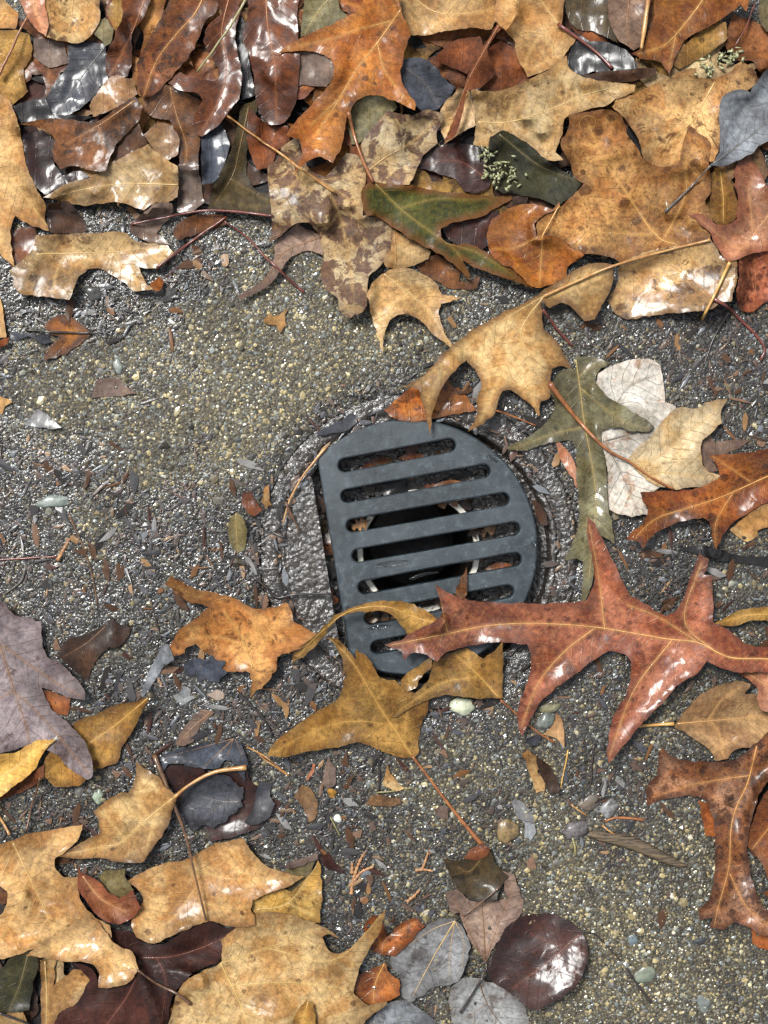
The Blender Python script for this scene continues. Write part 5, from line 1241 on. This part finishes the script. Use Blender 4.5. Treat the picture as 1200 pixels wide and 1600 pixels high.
pebble('small white pebble in the middle of the bare lower right concrete', 'J', 772, 632, 16, 16, 0.4, (222, 218, 206), (190, 186, 172))
pebble('bright white chip on the concrete under the upper left heap', 'N', 1072, 330, 22, 13, -0.6, (236, 236, 230), (214, 214, 206))
pebble('wet black lump with white glint under the long tan leaf', 'N', 585, 150, 50, 48, 0.4, (70, 68, 62), (52, 50, 46), .5, 1.0)
pebble('mint-green chip beside the slate leaf, lower left', 'H', 440, 185, 30, 30, 0.4, (160, 174, 150), (128, 140, 120))
pebble('small white chip in the dark mould, bottom centre', 'O', 512, 715, 24, 28, 0.3, (220, 226, 216), (190, 196, 186))

# the wood splinter
def splinter():
    C = resample(pts('Q', '480,815 560,828 680,850 800,885 900,935 1000,985 1105,1020'), 4.0)
    n = len(C); w = np.interp(np.linspace(0, 1, n), [0, .12, .45, .7, .9, 1], [4, 8, 10, 8.5, 5, .8]); hh = w * 0.42
    V = []; F = []; K = 14
    T = np.gradient(C, axis=0); T /= np.linalg.norm(T, axis=1, keepdims=True); S = np.stack([-T[:, 1], T[:, 0]], 1)
    for i in range(n):
        for k in range(K):
            a = 2 * math.pi * k / K
            g = 1 + 0.13 * math.sin(k * 2.6 + 1.3) + 0.10 * float(vnoise(i * 3.0, k * 30.0, 25, 77))
            p = C[i] + S[i] * w[i] * math.cos(a) * g
            z = 0.3 + (hh[i] * 0.6 + hh[i] * math.sin(a) * g) * U / MM
            V.append(w2(p[0], p[1], z * MM))
    for i in range(n - 1):
        for k in range(K):
            k2 = (k + 1) % K
            F.append((i * K + k, i * K + k2, (i + 1) * K + k2, (i + 1) * K + k))
    F.append(tuple(range(K))); F.append(tuple((n - 1) * K + k for k in range(K)))
    m, t = new_mat('weathered_wood')
    co = t.n('ShaderNodeTexCoord').outputs['Object']
    mp = t.n('ShaderNodeMapping', {'Vector': co, 'Rotation': (0, 0, 0.33), 'Scale': (1, 9, 1)}).outputs[0]
    nn = t.noise(mp, 190, 5, 0.65)
    col = t.mix(t.rng(nn, 0.35, 0.65), lin((44, 36, 28), ALB), lin((128, 106, 76), ALB))
    p = t.n('ShaderNodeBsdfPrincipled', {'Base Color': col, 'Roughness': 0.55, 'Normal': t.bump(nn, 0.9, 0.0008), 'Coat Weight': 0.25})
    finish(m, t, p.outputs[0])
    me = new_mesh('wood_splinter', V, F, m, True)
    bm = bmesh.new(); bm.from_mesh(me); bmesh.ops.recalc_face_normals(bm, faces=bm.faces); bm.to_mesh(me); bm.free()
    tag(link('wood_splinter', me), 'weathered grey-brown splinter of wood on the lower right concrete', 'wood splinter')
    splat(C, np.full(n, 4.0))
splinter()

# cedar sprigs: scaly branchlets
CED = stick_mat('dry_cedar', (196, 146, 96), (150, 104, 70), .6, .1, 500)
def sprig(label, reg, branches, r=0.75):
    V = []; F = []
    for br in branches:
        S = resample(pts(reg, br), 2.2); n = len(S)
        rad = np.array([r * (1.0 - 0.35 * i / n) * (1.0 + 0.32 * math.sin(i * 2.1)) for i in range(n)])
        z = H[hidx(S[:, 0], S[:, 1])] + r * 0.8
        tv, tf = tube(to3(S, z, (0, 0, 0)), list(rad * MM), 7, 0.7)
        k = len(V); V += tv; F += [tuple(i + k for i in f) for f in tf]
    return tag(link('cedar_sprig', new_mesh('cedar_sprig', V, F, CED)), label, 'cedar sprig')
sprig('Y-shaped dry tan cedar sprig on the concrete, bottom centre', 'O', ['595,1190 605,1110 640,1000 680,925', '612,1105 660,1050 735,1015', '600,1060 600,995'])
sprig('tiny three-armed dry cedar sprig right of the Y-shaped one', 'O', ['1035,1040 1055,990 1075,930', '995,1040 1050,1035 1108,1045'], .6)
sprig('small dry cedar bit below the three-armed one, bottom centre', 'I', ['730,655 760,630 790,600'], .7)
sprig('tan cedar bit beside the tan crumb, left of the red stem', 'F', ['235,1110 262,1060 285,1020'], .8)

# lichen
LICH = stick_mat('lichen', (206, 206, 160), (132, 130, 84), .8, .1, 900)
def lichen(label, reg, spots_):
    V = []; F = []; r = np.random.default_rng(SEED[0]); SEED[0] += 11
    for (sx, sy, rad, cnt) in spots_:
        for _ in range(cnt):
            ox, oy, k = REG[reg]
            x = ox + k * (sx + r.normal(0, rad)); y = oy + k * (sy + r.normal(0, rad * .8))
            z = float(H[hidx(np.array([x]), np.array([y]))][0]) + r.uniform(.2, 1.6)
            a = r.uniform(0, 6.28); L = r.uniform(2, 6.5); w = r.uniform(.8, 2.4)
            c, s = math.cos(a), math.sin(a); kk = len(V)
            ring = [(-1, 0), (-.4, 1), (.4, 1.1), (1, .4), (1.1, -.4), (.4, -1), (-.4, -.9)]
            up = r.uniform(0, .9)
            for (u, v) in ring:
                u2 = u * L * r.uniform(.8, 1.2); v2 = v * w * r.uniform(.7, 1.3)
                V.append(w2(x + u2 * c - v2 * s, y + u2 * s + v2 * c, (z + up * (u + 1) * .6 + r.uniform(0, .4)) * MM))
            V.append(w2(x, y, (z - .25) * MM))
            F += [(kk + i, kk + (i + 1) % 7, kk + 7) for i in range(7)] + [tuple(kk + i for i in range(7))]
    me = new_mesh('lichen_tuft', V, F, LICH, True)
    bm = bmesh.new(); bm.from_mesh(me); bmesh.ops.recalc_face_normals(bm, faces=bm.faces); bm.to_mesh(me); bm.free()
    tag(link('lichen_tuft', me), label, 'lichen')
lichen('pale green lichen tuft on the leaf near the top right corner', 'C', [(1010, 260, 26, 26), (950, 300, 22, 18), (1045, 240, 12, 12)])
lichen('straggling grey-green lichen beside the dark maroon oval leaf', 'B', [(1095, 690, 22, 18), (1150, 730, 34, 22), (1110, 790, 26, 16), (1190, 790, 34, 18)])

# water drops on the grate
m_, t_ = new_mat('water')
WATER = finish(m_, t_, t_.n('ShaderNodeBsdfPrincipled', {'Base Color': (1, 1, 1, 1), 'Roughness': 0.02, 'IOR': 1.33, 'Transmission Weight': 1.0}).outputs[0])
def drop(label, path, r, flat=.4):
    S = resample(pts('E', path), 3.0); n = len(S)
    poly = []
    T = np.gradient(S, axis=0); T /= np.linalg.norm(T, axis=1, keepdims=True) + 1e-9; Nn = np.stack([-T[:, 1], T[:, 0]], 1)
    wv = r * np.sin(np.linspace(0.25, math.pi - 0.25, n)) ** .6 * (1 + .25 * vnoise(S[:, 0] * 3, S[:, 1], 20, SEED[0])); SEED[0] += 11
    P = np.vstack([S + Nn * wv[:, None], (S - Nn * wv[:, None])[::-1]])
    V, F = fill(P, 2.0, (), 3)
    ed = np.min(np.hypot(V[:, None, 0] - P[:, 0], V[:, None, 1] - P[:, 1]), 1)
    z = GZ + 0.02 + flat * np.sqrt(np.clip(ed / r, 0, 1))
    top = [w2(x, y, zz * MM) for (x, y), zz in zip(V, z)]; n = len(top)
    bot = [w2(x, y, (GZ + 0.01) * MM) for x, y in V]
    faces = [tuple(f) for f in F] + [tuple(f[::-1] + n) for f in F] + [(b, a, a + n, b + n) for a, b in border_edges(F)]
    me = new_mesh('water_drop', top + bot, faces, WATER, True, 60)
    bm = bmesh.new(); bm.from_mesh(me); bmesh.ops.recalc_face_normals(bm, faces=bm.faces); bm.to_mesh(me); bm.free()
    tag(link('water_drop', me), label, 'water drop')
drop('long water bead along the fifth bar of the grate', '385,846 440,838 520,830', 4.5, .7)
drop('flat water film on the sixth bar near the leaf tip', '520,902 580,880 640,872', 3.0, .4)
drop('dark wet bead at the upper right rim of the grate', '840,400 870,408 895,418', 4.5, .6)
drop('small bead on the right rim of the grate, lower down', '1020,745 1035,765', 4.0, .5)
drop('bead on the corner of the grate beside the arching leaf', '262,1022 280,1020', 4.0, .6)
drop('thin water film on the seventh bar below the arching leaf', '355,1102 400,1095 445,1088', 3.0, .4)

# ---------------------------------------------------------------- leaf mould: crumbs and needles
r5 = np.random.default_rng(55)
CRUMB_MATS = [leaf_mat(p, .3, .3, .2, w) for p, w in (('black', 1.), ('dbrown', .9), ('slate', 1.), ('maroon', .8), ('dbrown', .6), ('mauve', .7), ('tanw', .4), ('brown', .5), ('slate', .6), ('black', .8), ('pgrey', .5), ('dbrown', .6))]
def crumb_shape(r, kind):
    if kind == 0:
        n = int(r.integers(5, 9)); a = np.sort(r.uniform(0, 6.28, n)); rad = r.uniform(.55, 1.1, n)
        P = np.stack([np.cos(a) * rad * 1.35, np.sin(a) * rad * .75], 1)
    elif kind == 1:
        P = np.array([(-1.6, 0), (-.8, .45), (.2, .5), (1.0, .3), (1.7, 0), (.9, -.35), (0, -.5), (-.9, -.4)]) + r.normal(0, .08, (8, 2))
    else:
        P = np.array([(-1.8, .1), (-.5, .25), (.9, .22), (1.8, .05), (1.0, -.2), (-.4, -.25)]) + r.normal(0, .05, (6, 2))
    return P
def crumb_geo(r, kind, size):
    """one thin curled flake: verts in mm round its own centre"""
    P = crumb_shape(r, kind) * size; n = len(P)
    cz = r.uniform(-.05, .25) * size
    top = [(0, 0, .18 + max(0, cz * .4))] + [(p[0], p[1], .12 + abs(r.normal(0, .10)) * size * .35) for p in P]
    bot = [(x, y, z - .16) for x, y, z in top]
    m = n + 1
    F = [(0, 1 + i, 1 + (i + 1) % n) for i in range(n)] + [(m, m + 1 + (i + 1) % n, m + 1 + i) for i in range(n)]
    F += [(1 + (i + 1) % n, 1 + i, m + 1 + i) for i in range(n)] + [(1 + (i + 1) % n, m + 1 + i, m + 1 + (i + 1) % n) for i in range(n)]
    return np.array(top + bot), np.array(F)
def free_spot(r, dark=True):
    for _ in range(400):
        x, y = r.uniform(-30, 1230), r.uniform(330, 1630)
        if float(H[hidx(np.array([x]), np.array([y]))][0]) > 0.3 or math.hypot(x - CX, y - CY) < 250: continue
        if dark and r.random() < float(tone(np.array([x]), np.array([y]))[0]) * 1.55: continue
        return x, y
    return None
tmpl = []
for i in range(48):
    v, f = crumb_geo(r5, int(r5.choice([0, 0, 1, 2])), 1.0)
    me = fast_mesh('leaf_crumb', v * MM, f, CRUMB_MATS[i % len(CRUMB_MATS)], False)
    tmpl.append(me)
for i in range(300):
    sp = free_spot(r5)
    if sp is None: break
    o = link('leaf_crumb', tmpl[int(r5.integers(len(tmpl)))])
    s = r5.uniform(1.3, 3.6)
    zg = max(0.0, float(H[hidx(np.array([sp[0]]), np.array([sp[1]]))][0]))
    o.location = w2(sp[0], sp[1], (zg + .5) * MM)
    o.scale = (s, s * r5.uniform(.7, 1.1), 1.4)
    o.rotation_euler = (r5.normal(0, .10), r5.normal(0, .10), r5.uniform(0, 6.28))
    tag(o, 'small crumb of rotted leaf or bark stuck to the wet concrete', 'leaf crumb', 'leaf crumbs on the concrete')
# leaf scraps on the ledge under the grate
ledge_mats = [leaf_mat(p, .3, .4, .2, .9) for p in ('dbrown', 'black', 'brown', 'dbrown', 'tanw', 'black', 'bark', 'dolive')]
for i in range(60):
    a = r5.uniform(0, 6.28); rad = r5.uniform(104, 190) if i % 7 else r5.uniform(92, 108)
    x, y = CX + rad * math.cos(a), CY + rad * math.sin(a)
    s = r5.uniform(12, 30); P = OAK[::2] / 120 * s if i % 3 else OVAL / 90 * s
    c, sn = math.cos(a * 5 + i), math.sin(a * 5 + i)
    P = P @ np.array([[c, -sn], [sn, c]]) + (x, y)
    SEED[0] += 11
    V, F = fill(outline(P, 4, .5, SEED[0]), 5.0, (), 2)
    if np.any(np.hypot(V[:, 0] - CX, V[:, 1] - CY) > 198): continue
    zz = (-8.4 if i % 7 else -6.6) + .03 * i + 1.0 * vnoise(V[:, 0], V[:, 1], 18, SEED[0]) + r5.normal(0, .02) * (V[:, 0] - x)
    org = w2(x, y, -0.009)
    me = sheet_mesh('leaf_scrap', V, F, zz, np.full(len(V), 8.), V[:, 0], np.full(len(V), 9.), ledge_mats[(i * 5) % 8], org)
    o = link('leaf_scrap', me, None, org)
    tag(o, 'wet leaf scrap lying on the ledge beneath the drain grate', 'leaf scrap', 'leaf scraps under the grate')

# the finer crumbs, too small and too many to pick apart
VV = []; FF = []; CC = []; k = 0
cols = [lin(c, ALB) for c in ((46, 40, 36), (66, 50, 40), (84, 60, 44), (60, 60, 66), (38, 34, 34), (110, 84, 60), (150, 116, 78), (104, 108, 112), (92, 60, 44))]
clump = [free_spot(r5, True) for _ in range(170)]
for i in range(6000):
    sp = free_spot(r5, True) if i % 2 else None
    if sp is None:
        q = clump[int(r5.integers(len(clump)))]
        sp = (q[0] + r5.normal(0, 13), q[1] + r5.normal(0, 9))
        if float(H[hidx(np.array([sp[0]]), np.array([sp[1]]))][0]) > 0.3 or math.hypot(sp[0] - CX, sp[1] - CY) < 245: continue
    if sp is None: break
    kind = int(r5.choice([0, 0, 1, 2]))
    v, f = crumb_geo(r5, kind, min(2.2, .35 + r5.exponential(.42)))
    a = r5.uniform(0, 6.28); c, s = math.cos(a), math.sin(a)
    v = np.stack([v[:, 0] * c - v[:, 1] * s, v[:, 0] * s + v[:, 1] * c, v[:, 2] + r5.uniform(.35, .65)], 1) * MM + np.array(w2(sp[0], sp[1], 0))
    VV.append(v); FF.append(f + k); k += len(v)
    cc = np.array(cols[int(r5.choice(len(cols), p=[.24, .18, .12, .12, .20, .05, .02, .05, .02]))])
    CC.append(np.tile(cc, (len(v), 1)))
for i in range(330):                                     # flakes caught on the drain rim and its silt
    a = r5.uniform(0, 6.28); rad = r5.choice([r5.uniform(207, 250), r5.uniform(213, 222)])
    x, y = CX + rad * math.cos(a), CY + rad * math.sin(a)
    v, f = crumb_geo(r5, int(r5.choice([0, 1, 2])), min(2.4, .4 + r5.exponential(.6)))
    b = r5.uniform(0, 6.28); c, s = math.cos(b), math.sin(b)
    v = np.stack([v[:, 0] * c - v[:, 1] * s, v[:, 0] * s + v[:, 1] * c, v[:, 2] - .95], 1) * MM + np.array(w2(x, y, 0))
    VV.append(v); FF.append(f + k); k += len(v)
    CC.append(np.tile(np.array(cols[int(r5.choice(len(cols)))]), (len(v), 1)))
m_, t_ = new_mat('mould_flakes')
ca = t_.n('ShaderNodeAttribute', attribute_name='col').outputs['Color']
nn = t_.noise(t_.n('ShaderNodeTexCoord').outputs['Object'], 700, 3)
MOULD = finish(m_, t_, t_.n('ShaderNodeBsdfPrincipled', {'Base Color': ca, 'Roughness': .5, 'Coat Weight': .45, 'Coat Roughness': .14,
               'Coat Normal': t_.bump(nn, .5, .0006)}).outputs[0])
me = fast_mesh('leaf_mould', np.vstack(VV), np.vstack(FF), MOULD, False)
cattr(me, 'col', np.vstack(CC))
tag(link('leaf_mould', me), 'fine dark leaf mould scattered over the wet concrete', 'leaf mould', kind='stuff')

# ---------------------------------------------------------------- sand and grit that make up the worn concrete face
def grit():
    r = np.random.default_rng(99)
    xs, ys = np.meshgrid(np.arange(-90, 1290, 3.9), np.arange(-90, 1690, 3.9))
    x = (xs + r.uniform(-2.2, 2.2, xs.shape)).ravel(); y = (ys + r.uniform(-2.2, 2.2, ys.shape)).ravel()
    hcov = H[hidx(x, y)]
    cover = blur((H > 1.3).astype(float), 5, 1)[hidx(x, y)]
    ok = (cover < 0.97) & (np.hypot(x - CX, y - CY) > 243 + 14 * r.random(x.shape))
    x, y = x[ok], y[ok]
    n = len(x)
    t = tone(x, y)
    rad = np.clip(r.lognormal(math.log(1.5), .48, n), 0.7, 6.0)          # px
    big = r.random(n) < .02
    rad[big] *= r.uniform(1.3, 1.9, big.sum())
    bm = bmesh.new(); bmesh.ops.create_icosphere(bm, subdivisions=1, radius=1.0)
    ico = (np.array([v.co[:] for v in bm.verts]), np.array([[v.index for v in f.verts] for f in bm.faces])); bm.free()
    octa = (np.array([(1, 0, 0), (0, 1, 0), (-1, 0, 0), (0, -1, 0), (0, 0, 1), (0, 0, -1)], float) * 1.2,
            np.array([(0, 1, 4), (1, 2, 4), (2, 3, 4), (3, 0, 4), (1, 0, 5), (2, 1, 5), (3, 2, 5), (0, 3, 5)]))
    order = np.argsort(rad); x, y, t, rad = x[order], y[order], t[order], rad[order]
    n_small = int(np.searchsorted(rad, 1.7))
    PP = []; FF2 = []; counts = np.zeros(n, int); off = 0
    for lo_, hi_, (bv, bf) in ((0, n_small, octa), (n_small, n, ico)):
        m_ = hi_ - lo_; xx, yy, rd = x[lo_:hi_], y[lo_:hi_], rad[lo_:hi_]
        base = bv[None] * (1 + r.uniform(-.38, .38, (m_, len(bv), 1)))
        sc = np.stack([rd * r.uniform(.8, 1.25, m_), rd * r.uniform(.7, 1.1, m_), rd * r.uniform(.4, .65, m_)], 1)
        base = base * sc[:, None, :]
        a = r.uniform(0, 6.28, m_); c, s = np.cos(a)[:, None], np.sin(a)[:, None]
        X = base[:, :, 0] * c - base[:, :, 1] * s; Y = base[:, :, 0] * s + base[:, :, 1] * c; Z = base[:, :, 2]
        gz = ground_z(xx, yy)
        PP.append(np.stack([(xx - 600)[:, None] * U + X * U, (800 - yy)[:, None] * U + Y * U, gz[:, None] + Z * U + (rd * U * r.uniform(-.22, .12, m_))[:, None]], 2).reshape(-1, 3))
        FF2.append((bf[None] + (np.arange(m_) * len(bv))[:, None, None]).reshape(-1, 3) + off)
        off += m_ * len(bv); counts[lo_:hi_] = len(bv)
    P = np.vstack(PP); F = np.vstack(FF2)
    darkc = np.array([lin(q, ALB)[:3] for q in ((48, 42, 32), (66, 58, 44), (92, 84, 66), (70, 74, 74), (110, 112, 106), (126, 112, 80), (58, 46, 34), (158, 160, 152), (36, 34, 32))])
    palec = np.array([lin(q, ALB)[:3] for q in ((182, 164, 116), (212, 200, 156), (152, 136, 94), (110, 100, 72), (166, 166, 146), (138, 144, 138), (92, 84, 66), (226, 218, 190), (108, 104, 96))])
    pick = r.random(n) < np.clip((t - .05) * 1.1, .22, .85)
    cd = darkc[r.choice(9, n, p=[.2, .2, .16, .1, .08, .1, .08, .03, .05])]
    cp = palec[r.choice(9, n, p=[.22, .06, .22, .18, .08, .06, .12, .01, .05])]
    C = np.where(pick[:, None], cp, cd) * r.uniform(.45, 1.1, (n, 1))
    C = C * np.interp(t, [0.05, .3, .6, 1.0], [.42, .72, 1.05, 1.25])[:, None]      # silt and mould stain the grit
    C4 = np.concatenate([C, np.ones((n, 1))], 1)
    m, tt = new_mat('wet_grit')
    ca = tt.n('ShaderNodeAttribute', attribute_name='col').outputs['Color']
    co = tt.n('ShaderNodeTexCoord').outputs['Object']
    nz = tt.noise(co, 900, 3)
    col = tt.mix(1.0, ca, tt.grey(tt.rng(nz, .25, .75, .75, 1.2)), 'MULTIPLY')
    wet = tt.math('MULTIPLY', tt.rng(tt.noise(co, 34, 3), .35, .55), .8)
    p = tt.n('ShaderNodeBsdfPrincipled', {'Base Color': col, 'Roughness': .5, 'Coat Weight': wet, 'Coat Roughness': .12, 'Normal': tt.bump(nz, .4, .0003)})
    finish(m, tt, p.outputs[0])
    me = fast_mesh('sand_grit', P.reshape(-1, 3), F, m, False)
    cattr(me, 'col', np.repeat(C4, counts, 0))
    tag(link('sand_grit', me), 'wet sand and grit of the worn concrete surface', 'grit', kind='stuff')
    print('grains', n)
grit()
